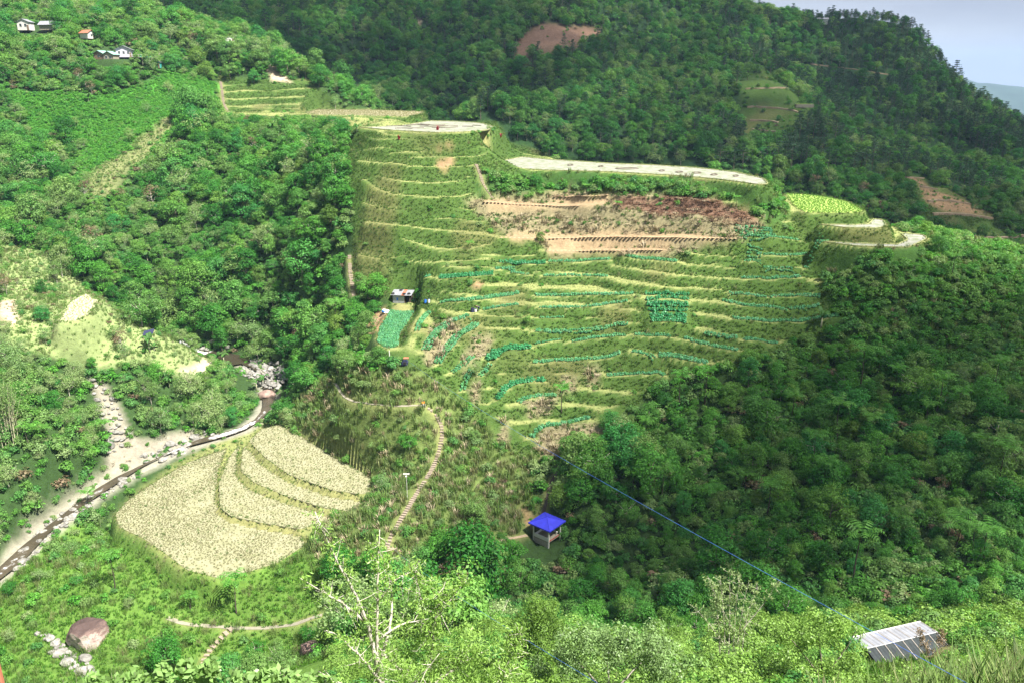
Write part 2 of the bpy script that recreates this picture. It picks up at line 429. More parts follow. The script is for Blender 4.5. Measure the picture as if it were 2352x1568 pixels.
for k, pl in STAIRS.items():
    w = trace(pl, 4, 70, 390, 8); STAIR_W[k] = w
    carve_line(w, .7, 1.2, -0.05)

# pads for the buildings
def pad(ox, oy, ymin, ymax, r, dz=0.0):
    c = ground(np.array([ox]), np.array([oy]), ymin, ymax)[0]
    a = np.linspace(0, 2 * math.pi, 13)[:-1]
    poly = np.stack([c[0] + r * np.cos(a), c[1] + r * np.sin(a)], -1)
    carve_poly(poly, c[2] + dz, 2.0)
    return np.array([c[0], c[1], c[2] + dz])
PAD = {
 'pavilion': pad(1256, 1244, 100, 140, 1.6), 'shed': pad(935, 699, 130, 230, 2.8),
 'villa': pad(268, 138, 280, 360, 6), 'house': pad(2040, 1500, 35, 75, 2, 0.0),
}

# ------------------------------------------------------------------ materials
def lin(r, g, b):
    f = lambda c: (c / 255.0) / 12.92 if c <= 10 else (((c / 255.0) + 0.055) / 1.055) ** 2.4
    return (f(r), f(g), f(b))

class NT:
    def __init__(self, name):
        self.m = bpy.data.materials.new(name)
        self.m.use_nodes = True
        self.t = self.m.node_tree
        self.t.nodes.clear()
        self.out = self.n('ShaderNodeOutputMaterial')
    def n(self, kind, **kw):
        x = self.t.nodes.new(kind)
        for k, v in kw.items():
            setattr(x, k, v)
        return x
    def l(self, a, b):
        self.t.links.new(a, b)
    def ramp(self, fac, cols, pos=None):
        r = self.n('ShaderNodeValToRGB')
        e = r.color_ramp.elements
        while len(e) < len(cols):
            e.new(0.5)
        for i, c in enumerate(cols):
            e[i].position = pos[i] if pos else i / max(1, len(cols) - 1)
            e[i].color = (*c, 1)
        self.l(fac, r.inputs['Fac'])
        return r.outputs['Color']
    def noise(self, scale, detail=4, vec=None, rough=.6):
        x = self.n('ShaderNodeTexNoise')
        x.inputs['Scale'].default_value = scale
        x.inputs['Detail'].default_value = detail
        x.inputs['Roughness'].default_value = rough
        if vec is not None:
            self.l(vec, x.inputs['Vector'])
        return x.outputs['Fac']
    def mul(self, col, fac, lo, hi):
        """colour times a factor running lo..hi"""
        mr = self.n('ShaderNodeMapRange')
        mr.inputs['To Min'].default_value = lo; mr.inputs['To Max'].default_value = hi
        self.l(fac, mr.inputs['Value'])
        mx = self.n('ShaderNodeVectorMath', operation='SCALE')
        self.l(col, mx.inputs[0]); self.l(mr.outputs[0], mx.inputs['Scale'])
        return mx.outputs[0]
    def bump(self, fac, strength, dist):
        b = self.n('ShaderNodeBump')
        b.inputs['Strength'].default_value = strength; b.inputs['Distance'].default_value = dist
        self.l(fac, b.inputs['Height'])
        return b.outputs[0]
    def bsdf(self, col, rough=.85, normal=None, metal=0., spec=.3):
        p = self.n('ShaderNodeBsdfPrincipled')
        if isinstance(col, tuple):
            p.inputs['Base Color'].default_value = (*col, 1)
        else:
            self.l(col, p.inputs['Base Color'])
        p.inputs['Roughness'].default_value = rough
        p.inputs['Metallic'].default_value = metal
        p.inputs['Specular IOR Level'].default_value = spec
        if normal is not None:
            self.l(normal, p.inputs['Normal'])
        return p
    def done(self, sh):
        self.l(sh.outputs[0], self.out.inputs['Surface'])
        return self.m

def foliage(name, cols, leafvar=.45, trans=.3, rough=.55):
    k = NT(name)
    oi = k.n('ShaderNodeObjectInfo')
    geo = k.n('ShaderNodeNewGeometry')
    c = k.ramp(oi.outputs['Random'], cols)
    c = k.mul(c, geo.outputs['Random Per Island'], 1 - leafvar, 1 + leafvar)
    d = k.bsdf(c, rough, spec=.25)
    t = k.n('ShaderNodeBsdfTranslucent')
    mx = k.n('ShaderNodeMixShader'); mx.inputs['Fac'].default_value = trans
    tc = k.n('ShaderNodeMixRGB', blend_type='MULTIPLY'); tc.inputs['Fac'].default_value = 1
    k.l(c, tc.inputs[1]); tc.inputs[2].default_value = (1.25, 1.3, .55, 1)
    k.l(tc.outputs[0], t.inputs['Color'])
    k.l(d.outputs[0], mx.inputs[1]); k.l(t.outputs[0], mx.inputs[2])
    return k.done(mx)

def plain(name, col, rough=.7, var=.25, scale=3., bump=.0, metal=0., spec=.3):
    k = NT(name)
    tc = k.n('ShaderNodeTexCoord')
    nz = k.noise(scale, 6, tc.outputs['Object'])
    rgb = k.n('ShaderNodeRGB'); rgb.outputs[0].default_value = (*col, 1)
    c = k.mul(rgb.outputs[0], nz, 1 - var * 1.6, 1 + var * 1.6)
    nr = k.bump(nz, bump, .05) if bump else None
    return k.done(k.bsdf(c, rough, nr, metal, spec))

M = {}
M['forest'] = foliage('forest_leaves', [(0.028, 0.141, 0.018), (0.051, 0.205, 0.026), (0.102, 0.288, 0.038), (0.045, 0.218, 0.051), (0.166, 0.32, 0.058), (0.045, 0.179, 0.026), (0.179, 0.288, 0.083), (0.07, 0.243, 0.032)], .5, .4)
M['lime'] = foliage('lime_leaves', [(.10, .20, .03), (.14, .24, .04), (.09, .18, .03)], .4, .35)
M['sparse'] = foliage('pale_leaves', [(0.13, 0.238, 0.065), (0.194, 0.302, 0.097), (0.248, 0.335, 0.14), (0.14, 0.259, 0.086)], .5, .4)
M['dryleaf'] = foliage('dry_leaves', [(.14, .10, .06), (.20, .15, .09), (.13, .12, .06)], .5, .25)
M['pine'] = foliage('pine_needles', [(.025, .085, .035), (.035, .10, .04), (.055, .12, .05)], .4, .15)
M['vine'] = foliage('vine_leaves', [(.07, .26, .025), (.11, .31, .04), (.05, .21, .03)], .45, .35)
M['fern'] = foliage('fern_fronds', [(.07, .24, .03), (.11, .29, .045), (.08, .21, .03)], .3, .35)
M['banana'] = foliage('banana_leaves', [(.06, .17, .035), (.09, .2, .05)], .3, .4)
M['shrub'] = foliage('shrub_leaves', [(0.061, 0.207, 0.027), (0.098, 0.244, 0.039), (0.134, 0.281, 0.055), (0.067, 0.22, 0.055), (0.171, 0.281, 0.079)], .5, .4)
M['grass'] = foliage('grass_blades', [(.05, .13, .016), (.07, .155, .024), (.10, .17, .035), (.058, .145, .018), (.12, .165, .045)], .4, .3)
M['brightgrass'] = foliage('lush_grass_blades', [(.07, .17, .02), (.10, .22, .03), (.08, .2, .03)], .4, .35)
M['bank'] = foliage('bank_weeds', [(.035, .10, .012), (.05, .115, .018), (.075, .12, .028), (.04, .09, .015)], .45, .3)  # weeds darkened so their colour puts shade on the terrace banks
M['reed'] = foliage('reed_blades', [(.08, .15, .03), (.12, .18, .05), (.10, .17, .04), (.18, .18, .085), (.07, .15, .025)], .5, .25)
M['wheat'] = foliage('wheat_stalks', [(.25, .24, .155), (.27, .26, .17), (.235, .235, .145)], .14, .45)
M['straw'] = foliage('straw', [(.22, .185, .115), (.30, .255, .165), (.18, .145, .085), (.35, .30, .21)], .4, .1)
M['redstraw'] = foliage('red_straw', [(.12, .065, .04), (.18, .10, .06), (.26, .17, .11)], .4, .1)
M['crop'] = foliage('crop_leaves', [(.06, .25, .10), (.10, .31, .16), (.10, .31, .11), (.13, .34, .17)], .4, .25, .4)
M['crop_dark'] = foliage('dark_crop_leaves', [(.04, .24, .09), (.06, .28, .11)], .4, .25, .4)
M['near'] = foliage('near_leaves', [(.17, .30, .06), (.2, .33, .07)], .45, .35, .4)
M['nearround'] = foliage('round_tree_leaves', [(.14, .23, .08), (.16, .25, .09)], .5, .3, .4)
M['bigleaf'] = foliage('broad_leaves', [(.16, .28, .08), (.18, .30, .09)], .4, .35, .35)
M['bark'] = plain('bark', (.17, .145, .115), .9, .3, 6)
M['palebark'] = plain('pale_bark', (.42, .38, .33), .85, .35, 7)
M['darkbark'] = plain('dark_bark', (.06, .048, .038), .9, .3, 6)
M['bamboo'] = plain('bamboo_stem', (.40, .38, .26), .6, .25, 3)
M['concrete'] = plain('concrete', (.25, .23, .175), .85, .22, 2.5, .2)
M['step'] = plain('step_stone', (.27, .22, .17), .9, .28, 1.5, .2)
M['earthpath'] = plain('trodden_earth', (.33, .25, .17), .95, .25, 2, .2)
M['blue'] = plain('blue_roof_paint', (.035, .04, .50), .55, .22, 1.1)
M['white'] = plain('white_paint', (.56, .55, .52), .6, .1, 3)
M['redpaint'] = plain('red_paint', (.34, .035, .035), .5, .15, 3)
M['masonry'] = plain('grey_masonry', (.33, .30, .27), .9, .3, 5, .5)
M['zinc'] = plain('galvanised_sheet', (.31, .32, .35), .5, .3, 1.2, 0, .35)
M['rustzinc'] = plain('weathered_sheet', (.035, .042, .045), .8, .4, 1.6, 0, .0, .15)  # shade of the near roof slope put into the sheet colour
M['greenzinc'] = plain('green_painted_sheet', (.22, .38, .33), .5, .2, 1.4)
M['tealsheet'] = plain('teal_sheet', (.06, .36, .34), .5, .12, 1.5)
M['mauvewall'] = plain('lilac_wall_paint', (.46, .42, .52), .8, .1, 2)
M['redroof'] = plain('rusty_red_roof', (.36, .13, .08), .7, .25, 2)
M['wood'] = plain('weathered_wood', (.17, .12, .08), .85, .3, 4, .2)
M['darkgap'] = plain('dark_interior', (.015, .014, .013), .9, .1, 2)
M['glass'] = plain('window_glass', (.03, .04, .05), .12, .1, 2, spec=.6)
M['tyre'] = plain('tyre_rubber', (.02, .02, .021), .8, .15, 4)
M['bluedrum'] = plain('blue_plastic', (.03, .16, .62), .4, .08, 3)
M['bluewire'] = plain('blue_cable', (.09, .22, .75), .4, .05, 3)
M['tarp'] = plain('white_tarpaulin', (.72, .73, .78), .6, .1, 4)
M['navy'] = plain('navy_cloth', (.025, .03, .07), .9, .2, 6)
M['orange'] = plain('orange_cloth', (.80, .26, .03), .85, .12, 6)
M['greycloth'] = plain('pale_grey_cloth', (.5, .5, .52), .9, .12, 6)
M['skin'] = plain('skin', (.30, .17, .10), .6, .1, 5)
M['hair'] = plain('black_hair', (.012, .01, .01), .6, .1, 5)
M['redleaf'] = foliage('red_leaves', [(.22, .02, .03), (.28, .03, .04)], .4, .25)

def stone_mat(name, c0, c1, scale):
    k = NT(name)
    tc = k.n('ShaderNodeTexCoord')
    oi = k.n('ShaderNodeObjectInfo')
    nz = k.noise(scale, 8, tc.outputs['Object'], .65)
    c = k.ramp(nz, [c0, c1], [.36, .62])
    c = k.mul(c, oi.outputs['Random'], .7, 1.2)
    return k.done(k.bsdf(c, .85, k.bump(nz, .5, .15)))
M['stone'] = stone_mat('river_stone', (.13, .125, .11), (.29, .28, .26), 1.2)
M['darkstone'] = stone_mat('brown_stone', (.13, .085, .07), (.27, .19, .16), 1.0)

def boulder_mat():
    k = NT('boulder_rock')
    tc = k.n('ShaderNodeTexCoord')
    geo = k.n('ShaderNodeNewGeometry')
    nz = k.noise(.55, 9, tc.outputs['Object'], .7)
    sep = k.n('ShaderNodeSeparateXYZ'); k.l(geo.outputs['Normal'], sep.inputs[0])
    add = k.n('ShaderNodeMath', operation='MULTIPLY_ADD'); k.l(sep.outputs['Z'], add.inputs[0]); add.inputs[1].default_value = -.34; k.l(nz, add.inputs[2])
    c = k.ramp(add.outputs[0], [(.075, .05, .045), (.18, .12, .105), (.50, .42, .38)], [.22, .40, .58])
    n2 = k.noise(3.5, 6, tc.outputs['Object'], .7)
    c = k.mul(c, n2, .55, 1.4)
    return k.done(k.bsdf(c, .85, k.bump(n2, .6, .12)))
M['boulder'] = boulder_mat()

def ground_mat():
    k = NT('ground_cover')
    at = k.n('ShaderNodeAttribute', attribute_name='cover')
    tc = k.n('ShaderNodeTexCoord')
    n1 = k.noise(.9, 8, tc.outputs['Object'], .7)
    n2 = k.noise(.12, 4, tc.outputs['Object'], .6)
    n3 = k.noise(4.0, 3, tc.outputs['Object'], .6)
    c = k.mul(at.outputs['Color'], n1, .35, 1.65)
    c = k.mul(c, n2, .7, 1.3)
    c = k.mul(c, n3, .75, 1.25)
    return k.done(k.bsdf(c, .95, k.bump(n1, .8, .35), spec=.1))
M['ground'] = ground_mat()

def paddy_mat(name, wet, mud, scale=.5, rough=.25, crack=True):
    k = NT(name)
    tc = k.n('ShaderNodeTexCoord')
    nz = k.noise(scale, 7, tc.outputs['Object'], .65)
    n2 = k.noise(2.2, 6, tc.outputs['Object'], .7)
    c = k.ramp(nz, [mud, wet], [.40, .56])
    c = k.mul(c, n2, .6, 1.4)
    p = k.bsdf(c, .8, k.bump(n2, .25, .1))
    return k.done(p)
M['flood'] = paddy_mat('muddy_paddy', (.25, .25, .215), (.155, .18, .10), .5)
M['hayfield'] = paddy_mat('hay_stubble', (.42, .38, .26), (.32, .31, .18), .6)
M['youngrice'] = paddy_mat('young_rice', (.22, .34, .06), (.30, .38, .10), .8)
M['wheatground'] = paddy_mat('wheat_ground', (.25, .245, .15), (.21, .21, .115), .5)
M['plotground'] = paddy_mat('crop_ground', (.05, .2, .10), (.10, .17, .06), .8)
M['palefield'] = paddy_mat('dry_field', (.46, .46, .28), (.33, .38, .18), .6)
M['tilled'] = plain('tilled_soil', (.33, .235, .14), .95, .25, 2, .3)

def water_mat():
    k = NT('river_water')
    tc = k.n('ShaderNodeTexCoord')
    at = k.n('ShaderNodeAttribute', attribute_name='foam')
    nz = k.noise(1.1, 8, tc.outputs['Object'], .75)
    mp = k.n('ShaderNodeMath', operation='MULTIPLY'); k.l(nz, mp.inputs[0]); k.l(at.outputs['Fac'], mp.inputs[1])
    c = k.ramp(mp.outputs[0], [(.035, .03, .02), (.08, .065, .045), (.75, .77, .8)], [0, .42, .62])
    r = k.n('ShaderNodeMapRange'); k.l(mp.outputs[0], r.inputs['Value']); r.inputs['To Min'].default_value = .08; r.inputs['To Max'].default_value = .9
    p = k.bsdf(c, .1, k.bump(nz, .35, .2), spec=.5)
    k.l(r.outputs[0], p.inputs['Roughness'])
    return k.done(p)
M['water'] = water_mat()

# ------------------------------------------------------------------ object helpers
def tag(o, label=None, cat=None, group=None, kind=None):
    if label: o['label'] = label
    if cat: o['category'] = cat
    if group: o['group'] = group
    if kind: o['kind'] = kind
    return o

def mesh_obj(name, verts, faces, mats, parent=None, fm=None, smooth=False, link=True):
    me = bpy.data.meshes.new(name)
    me.from_pydata([tuple(v) for v in verts], [], [tuple(f) for f in faces])
    for m in (mats if isinstance(mats, (list, tuple)) else [mats]):
        me.materials.append(m)
    if fm is not None:
        me.polygons.foreach_set('material_index', np.asarray(fm, np.int32))
    if smooth:
        me.polygons.foreach_set('use_smooth', np.ones(len(me.polygons), bool))
    me.update()
    o = bpy.data.objects.new(name, me)
    if link:
        COL.objects.link(o)
    if parent is not None:
        o.parent = parent
    return o

def fast_mesh(name, V, F, mats, fm=None, smooth=False):
    """V (n,3), F (m,k) all faces with k corners"""
    V = np.asarray(V, np.float32); F = np.asarray(F, np.int32)
    me = bpy.data.meshes.new(name)
    me.vertices.add(len(V)); me.vertices.foreach_set('co', V.ravel())
    k = F.shape[1]
    me.loops.add(F.size); me.loops.foreach_set('vertex_index', F.ravel())
    me.polygons.add(len(F)); me.polygons.foreach_set('loop_start', np.arange(0, F.size, k, dtype=np.int32))
    for m in (mats if isinstance(mats, (list, tuple)) else [mats]):
        me.materials.append(m)
    if fm is not None:
        me.polygons.foreach_set('material_index', np.asarray(fm, np.int32))
    if smooth:
        me.polygons.foreach_set('use_smooth', np.ones(len(F), bool))
    me.update(calc_edges=True)
    return me

def empty(name, loc, rz=0.0):
    o = bpy.data.objects.new(name, None)
    o.empty_display_size = .5
    o.location = loc; o.rotation_euler = (0, 0, rz)
    COL.objects.link(o)
    return o

class MB:
    """collects boxes, tubes and prisms and links them as one mesh"""
    def __init__(s):
        s.v = []; s.f = []; s.m = []
    def add(s, v, f, mi=0):
        b = len(s.v)
        s.v += [tuple(q) for q in v]; s.f += [tuple(b + i for i in q) for q in f]; s.m += [mi] * len(f)
        return s
    def box(s, x0, x1, y0, y1, z0, z1, mi=0):
        v = [(x, y, z) for z in (z0, z1) for y in (y0, y1) for x in (x0, x1)]
        return s.add(v, [(0, 2, 3, 1), (4, 5, 7, 6), (0, 1, 5, 4), (2, 6, 7, 3), (0, 4, 6, 2), (1, 3, 7, 5)], mi)
    def slab(s, quad, t, mi=0):
        """a quad in space, given thickness t downwards"""
        a = [tuple(q) for q in quad]
        b = [(q[0], q[1], q[2] - t) for q in quad]
        n = len(a)
        return s.add(a + b, [tuple(range(n)), tuple(range(2 * n - 1, n - 1, -1))] + [(i, n + i, n + (i + 1) % n, (i + 1) % n) for i in range(n)], mi)
    def tube(s, pts, rad, sides=6, mi=0, cap=True):
        pts = [Vector(p) for p in pts]
        rad = rad if isinstance(rad, (list, tuple)) else [rad] * len(pts)
        v = []; f = []
        up = Vector((.31, .17, .94))
        for i, p in enumerate(pts):
            d = (pts[min(i + 1, len(pts) - 1)] - pts[max(i - 1, 0)])
            d = d.normalized() if d.length > 1e-9 else Vector((0, 0, 1))
            a = d.cross(up)
            if a.length < .05: a = d.cross(Vector((1, 0, 0)))
            a.normalize(); b = d.cross(a)
            for k in range(sides):
                t = 2 * math.pi * k / sides
                v.append(p + (a * math.cos(t) + b * math.sin(t)) * rad[i])
        for i in range(len(pts) - 1):
            for k in range(sides):
                k2 = (k + 1) % sides
                f.append((i * sides + k, i * sides + k2, (i + 1) * sides + k2, (i + 1) * sides + k))
        if cap:
            f.append(tuple(range(sides - 1, -1, -1))); n = (len(pts) - 1) * sides
            f.append(tuple(n + k for k in range(sides)))
        return s.add(v, f, mi)
    def build(s, name, mats, parent=None, smooth=False, link=True):
        return mesh_obj(name, s.v, s.f, mats, parent, s.m, smooth, link)

def copy_tree(o, loc=None, rot=None, scl=None, parent=None, kids={}):
    c = o.copy(); COL.objects.link(c); c.parent = parent
    if loc is not None: c.location = loc
    if rot is not None: c.rotation_euler = rot
    if scl is not None: c.scale = scl
    for ch in kids.get(o.name, []):
        copy_tree(ch, parent=c, kids=kids)
    return c

# ------------------------------------------------------------------ zones of the land (where things grow), in picture outlines
UU, VV, _ = project(np.stack([XX, YY, ZZ], -1))
JU = UU + vnoise(XX, YY, 3.5, 11) * 14 + vnoise(XX, YY, 9, 12) * 22
JV = VV + vnoise(XX, YY, 3.5, 13) * 10 + vnoise(XX, YY, 9, 14) * 14
ZN = {n: i for i, n in enumerate('farforest forest terrace vine scrub pale rock wheat reed meadow shrub fore dry reddry soil bare mudbank rivers slip field farslip'.split())}
zone = np.full(XX.shape, ZN['forest'])
zone[YY > 345 + 52 * (1 - sstep(-60, -20, XX))] = ZN['farforest']
def zpoly(name, poly, y0=0, y1=345, jit=1.0):
    u = UU + (JU - UU) * jit; v = VV + (JV - VV) * jit
    zone[inpoly(u, v, poly) & (YY > y0) & (YY < y1)] = ZN[name]
zpoly('terrace', [(500, 178), (722, 184), (800, 246), (978, 254), (980, 275), (1142, 283), (1165, 318), (1262, 350), (1268, 368), (1500, 376), (1700, 394), (1790, 425), (1800, 440), (1950, 458), (2010, 495), (2060, 515), (2150, 545), (2180, 572),
     (1890, 572), (1900, 640), (1935, 740), (1850, 795), (1700, 840), (1520, 870), (1480, 920), (1380, 1010), (1230, 1060), (1140, 1010), (1060, 930), (960, 850), (868, 800), (862, 770), (900, 690), (850, 650), (815, 640), (812, 560), (810, 480), (800, 400), (805, 320), (720, 268), (505, 262)], 100, 392, .5)
zpoly('vine', [(20, 200), (140, 212), (230, 225), (330, 190), (400, 172), (500, 180), (505, 246), (430, 292), (390, 312), (262, 440), (190, 450), (200, 330), (130, 340), (80, 330), (60, 260)], 200)
zpoly('scrub', [(375, 272), (402, 282), (340, 350), (272, 440), (200, 452), (200, 415), (300, 330)], 200)
zpoly('pale', [(0, 500), (90, 530), (170, 630), (205, 662), (330, 745), (420, 796), (480, 806), (478, 850), (440, 868), (330, 835), (230, 850), (150, 830), (0, 790)], 120, 230)
zpoly('rock', [(205, 870), (240, 885), (262, 920), (300, 1000), (330, 1012), (440, 982), (470, 1000), (440, 1030), (330, 1075), (250, 1120), (150, 1190), (80, 1250), (15, 1320), (0, 1290), (60, 1210), (150, 1150), (240, 1080), (240, 980)], 110, 200, .6)
zpoly('mudbank', [(410, 850), (470, 820), (500, 835), (460, 865), (420, 860)], 150, 240, .5)
zpoly('wheat', [(300, 1150), (400, 1070), (520, 1000), (600, 962), (680, 985), (850, 1080), (850, 1150), (740, 1195), (700, 1255), (640, 1295), (500, 1330), (425, 1312), (262, 1195)], 90, 200, .5)
zpoly('reed', [(770, 845), (960, 850), (1060, 930), (1140, 1010), (1230, 1060), (1235, 1180), (1205, 1235), (1000, 1290), (880, 1330), (800, 1330), (700, 1262), (745, 1200), (845, 1150), (850, 1090), (690, 985), (650, 950), (700, 900)], 90, 200)
zpoly('meadow', [(0, 1330), (100, 1235), (200, 1190), (280, 1222), (430, 1312), (500, 1332), (690, 1262), (760, 1300), (820, 1420), (760, 1568), (760, 1700), (-100, 1700), (-100, 1330)], 60, 170)
zpoly('shrub', [(1880, 572), (2150, 572), (2370, 660), (2400, 900), (1950, 800), (1900, 700)], 100, 260)
zpoly('shrub', [(1100, 388), (1250, 396), (1400, 400), (1560, 409), (1700, 424), (1775, 440), (1820, 500), (1780, 520), (1700, 462), (1560, 444), (1400, 434), (1250, 438), (1110, 448)], 120, 300)
zpoly('shrub', [(2040, 470), (2480, 470), (2480, 700), (2352, 660), (2150, 575), (2135, 545), (2060, 520)], 150, 240)
zpoly('terrace', [(2075, 400), (2120, 403), (2200, 440), (2290, 498), (2345, 545), (2230, 548), (2135, 502), (2120, 460)], 280, 440)
zpoly('dry', [(1062, 462), (1240, 440), (1400, 437), (1500, 440), (1690, 475), (1770, 518), (1690, 552), (1550, 580), (1250, 586), (1235, 552), (1150, 535), (1110, 490)], 120, 300)
zpoly('reddry', [(1400, 450), (1560, 448), (1690, 470), (1772, 520), (1640, 502), (1430, 482)], 120, 300)
for q in ([(1200, 915), (1280, 912), (1270, 950), (1210, 960)], [(1280, 868), (1330, 870), (1325, 900), (1285, 905)], [(1240, 985), (1370, 968), (1400, 1000), (1300, 1030), (1240, 1050), (1225, 1030)], [(1145, 980), (1165, 950), (1160, 1020), (1145, 1030)],
          [(1000, 740), (1060, 745), (1020, 830), (990, 850), (975, 830)], [(1075, 760), (1140, 770), (1130, 800), (1090, 840), (1050, 860)], [(1075, 900), (1105, 890), (1100, 925), (1080, 925)], [(1340, 840), (1390, 845), (1385, 890), (1350, 870)]):
    zpoly('dry', q, 90, 260, 1.2)
zpoly('soil', [(1112, 458), (1250, 466), (1390, 462), (1392, 470), (1250, 478), (1130, 472)], 120, 300, .3)
zpoly('soil', [(1270, 448), (1400, 444), (1400, 460), (1275, 462)], 120, 300, .3)
zpoly('soil', [(1152, 538), (1300, 536), (1420, 532), (1600, 540), (1690, 550), (1500, 552), (1300, 556), (1170, 550)], 120, 300, .3)
zpoly('soil', [(1250, 562), (1380, 566), (1540, 568), (1540, 580), (1260, 584)], 120, 300, .3)
zpoly('bare', [(1075, 645), (1100, 648), (1102, 668), (1085, 665)], 120, 260)
zpoly('bare', [(1000, 330), (1040, 328), (1050, 340), (1010, 342)], 120, 300, .5)
zpoly('bare', [(1000, 368), (1045, 362), (1050, 378), (1030, 395), (1005, 385)], 120, 300, 1.2)
zpoly('slip', [(615, 150), (632, 158), (668, 188), (640, 190), (618, 175)], 250, 395, .6)
zpoly('slip', [(0, 695), (40, 690), (50, 735), (20, 750), (0, 740)], 100, 260, .6)
zpoly('bare', [(845, 735), (875, 708), (890, 712), (868, 760), (850, 765)], 120, 260, .4)
zpoly('bare', [(1195, 1160), (1215, 1165), (1235, 1205), (1215, 1210)], 80, 180, .5)
zpoly('farslip', [(1180, 105), (1215, 70), (1240, 58), (1300, 62), (1380, 60), (1395, 75), (1330, 100), (1290, 110), (1230, 130), (1180, 135)], 345, 700, .8)
zpoly('slip', [(940, 35), (962, 32), (966, 50), (945, 58)], 345, 800, .5)
zpoly('terrace', [(1700, 180), (1760, 160), (1830, 230), (1880, 255), (1860, 275), (1780, 325), (1720, 330), (1705, 260)], 345, 520)
zpoly('bare', [(2085, 405), (2110, 410), (2160, 440), (2220, 465), (2270, 498), (2180, 492), (2130, 465), (2110, 430)], 280, 440, .5)
zone[(YY < 86) & (zone == ZN['forest'])] = ZN['fore']
zone[np.hypot(XX - PAD['house'][0] - 1.5, YY - PAD['house'][1]) < 4.2] = ZN['field']
for k, w in FW.items():
    if k == 'wheat' or True:
        zone[inpoly(XX, YY, [tuple(q) for q in w[:, :2]])] = ZN['field']
for w, hw in [(PATH_W[k], .45) for k in PATH_W] + [(STAIR_W[k], .55) for k in STAIR_W]:
    i0, i1 = np.searchsorted(GX, [w[:, 0].min() - 2, w[:, 0].max() + 2]); j0, j1 = np.searchsorted(GY, [w[:, 1].min() - 2, w[:, 1].max() + 2])
    d_, _p = segdist(XX[j0:j1, i0:i1], YY[j0:j1, i0:i1], w[:, :2])
    zone[j0:j1, i0:i1][d_ < hw] = ZN['field']
rd, rp = segdist(XX.ravel(), YY.ravel(), rv[::4, :2])
rd = rd.reshape(XX.shape)
zone[(rd < 2.4) & (YY > 90) & (YY < 230)] = ZN['rivers']

BASE = {
 'farforest': (.025, .06, .02), 'forest': (.03, .06, .018), 'terrace': (.055, .10, .022), 'vine': (.05, .17, .022), 'scrub': (.15, .17, .07), 'pale': (.2, .25, .10),  # terrace base kept dark: riser shade put into its colour
 'rock': (.235, .215, .17), 'wheat': (.17, .19, .07), 'reed': (.10, .14, .04), 'meadow': (.09, .17, .03), 'shrub': (.04, .09, .02), 'fore': (.09, .15, .035),
 'dry': (.19, .17, .095), 'reddry': (.15, .09, .06), 'soil': (.27, .195, .115), 'bare': (.27, .18, .10), 'mudbank': (.44, .40, .28), 'rivers': (.25, .24, .19), 'slip': (.42, .33, .25), 'field': (.2, .2, .08), 'farslip': (.20, .125, .085),
}
pal = np.array([BASE[n] for n in ZN])
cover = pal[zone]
cover = (cover + np.roll(cover, 1, 0) + np.roll(cover, -1, 0) + np.roll(cover, 1, 1) + np.roll(cover, -1, 1)) / 5
# terrace lips carry a paler, drier sward; bank colour is darkened to give shade; patches of rank growth
tz = zone == ZN['terrace']
gy = np.gradient(ZZ, GY, axis=0); gx = np.gradient(ZZ, GX, axis=1)
slope = np.hypot(gx, gy)
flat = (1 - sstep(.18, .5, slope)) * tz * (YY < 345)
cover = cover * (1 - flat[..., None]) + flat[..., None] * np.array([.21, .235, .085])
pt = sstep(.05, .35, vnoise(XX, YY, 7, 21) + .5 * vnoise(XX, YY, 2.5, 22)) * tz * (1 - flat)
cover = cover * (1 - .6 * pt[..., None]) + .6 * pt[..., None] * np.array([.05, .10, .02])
dryb = sstep(.08, .4, vnoise(XX, YY, 11, 23)) * tz
cover = cover * (1 - .5 * dryb[..., None]) + .5 * dryb[..., None] * np.array([.12, .105, .045])

nx, ny = len(GX), len(GY)
ids = np.arange(nx * ny).reshape(ny, nx)
F = np.stack([ids[:-1, :-1], ids[:-1, 1:], ids[1:, 1:], ids[1:, :-1]], -1).reshape(-1, 4)
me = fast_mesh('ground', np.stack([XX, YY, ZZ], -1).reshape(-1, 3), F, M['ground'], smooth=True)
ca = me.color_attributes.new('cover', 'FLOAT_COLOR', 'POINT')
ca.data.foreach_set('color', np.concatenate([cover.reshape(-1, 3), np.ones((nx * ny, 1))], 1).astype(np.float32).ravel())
g_o = bpy.data.objects.new('ground', me); COL.objects.link(g_o)
tag(g_o, 'terraced and forested valley land from the near hill to the horizon', 'ground', kind='structure')

# far blue mountain beyond the ridge
def far_mountain():
    n, m = 90, 24
    xs = np.linspace(1500, 4200, n); ys = np.linspace(3600, 5600, m)
    X, Y = np.meshgrid(xs, ys)
    prof = np.interp(xs, [1500, 2000, 2330, 2420, 2500, 2600, 2700, 2900, 3300, 3800, 4200], [60, 110, 128, 118, 86, 76, 60, 0, -60, -120, -200])
    Z = -320 + (prof[None] + 320) * np.sin(np.clip((Y - 3600) / 1100, 0, 1.6) * math.pi / 2)
    Z = Z + vnoise(X, Y, 220, 31) * 60 * np.clip((Y - 3600) / 600, 0, 1) + vnoise(X, Y, 70, 32) * 14
    i = np.arange(n * m).reshape(m, n)
    F = np.stack([i[:-1, :-1], i[:-1, 1:], i[1:, 1:], i[1:, :-1]], -1).reshape(-1, 4)
    me = fast_mesh('mountain', np.stack([X, Y, Z], -1).reshape(-1, 3), F, plain('distant_forest', (.03, .055, .04), .95, .3, .02), smooth=True)
    o = bpy.data.objects.new('mountain', me); COL.objects.link(o)
    tag(o, 'far blue mountain beyond the forested ridge under the sky', 'mountain', kind='structure')
far_mountain()

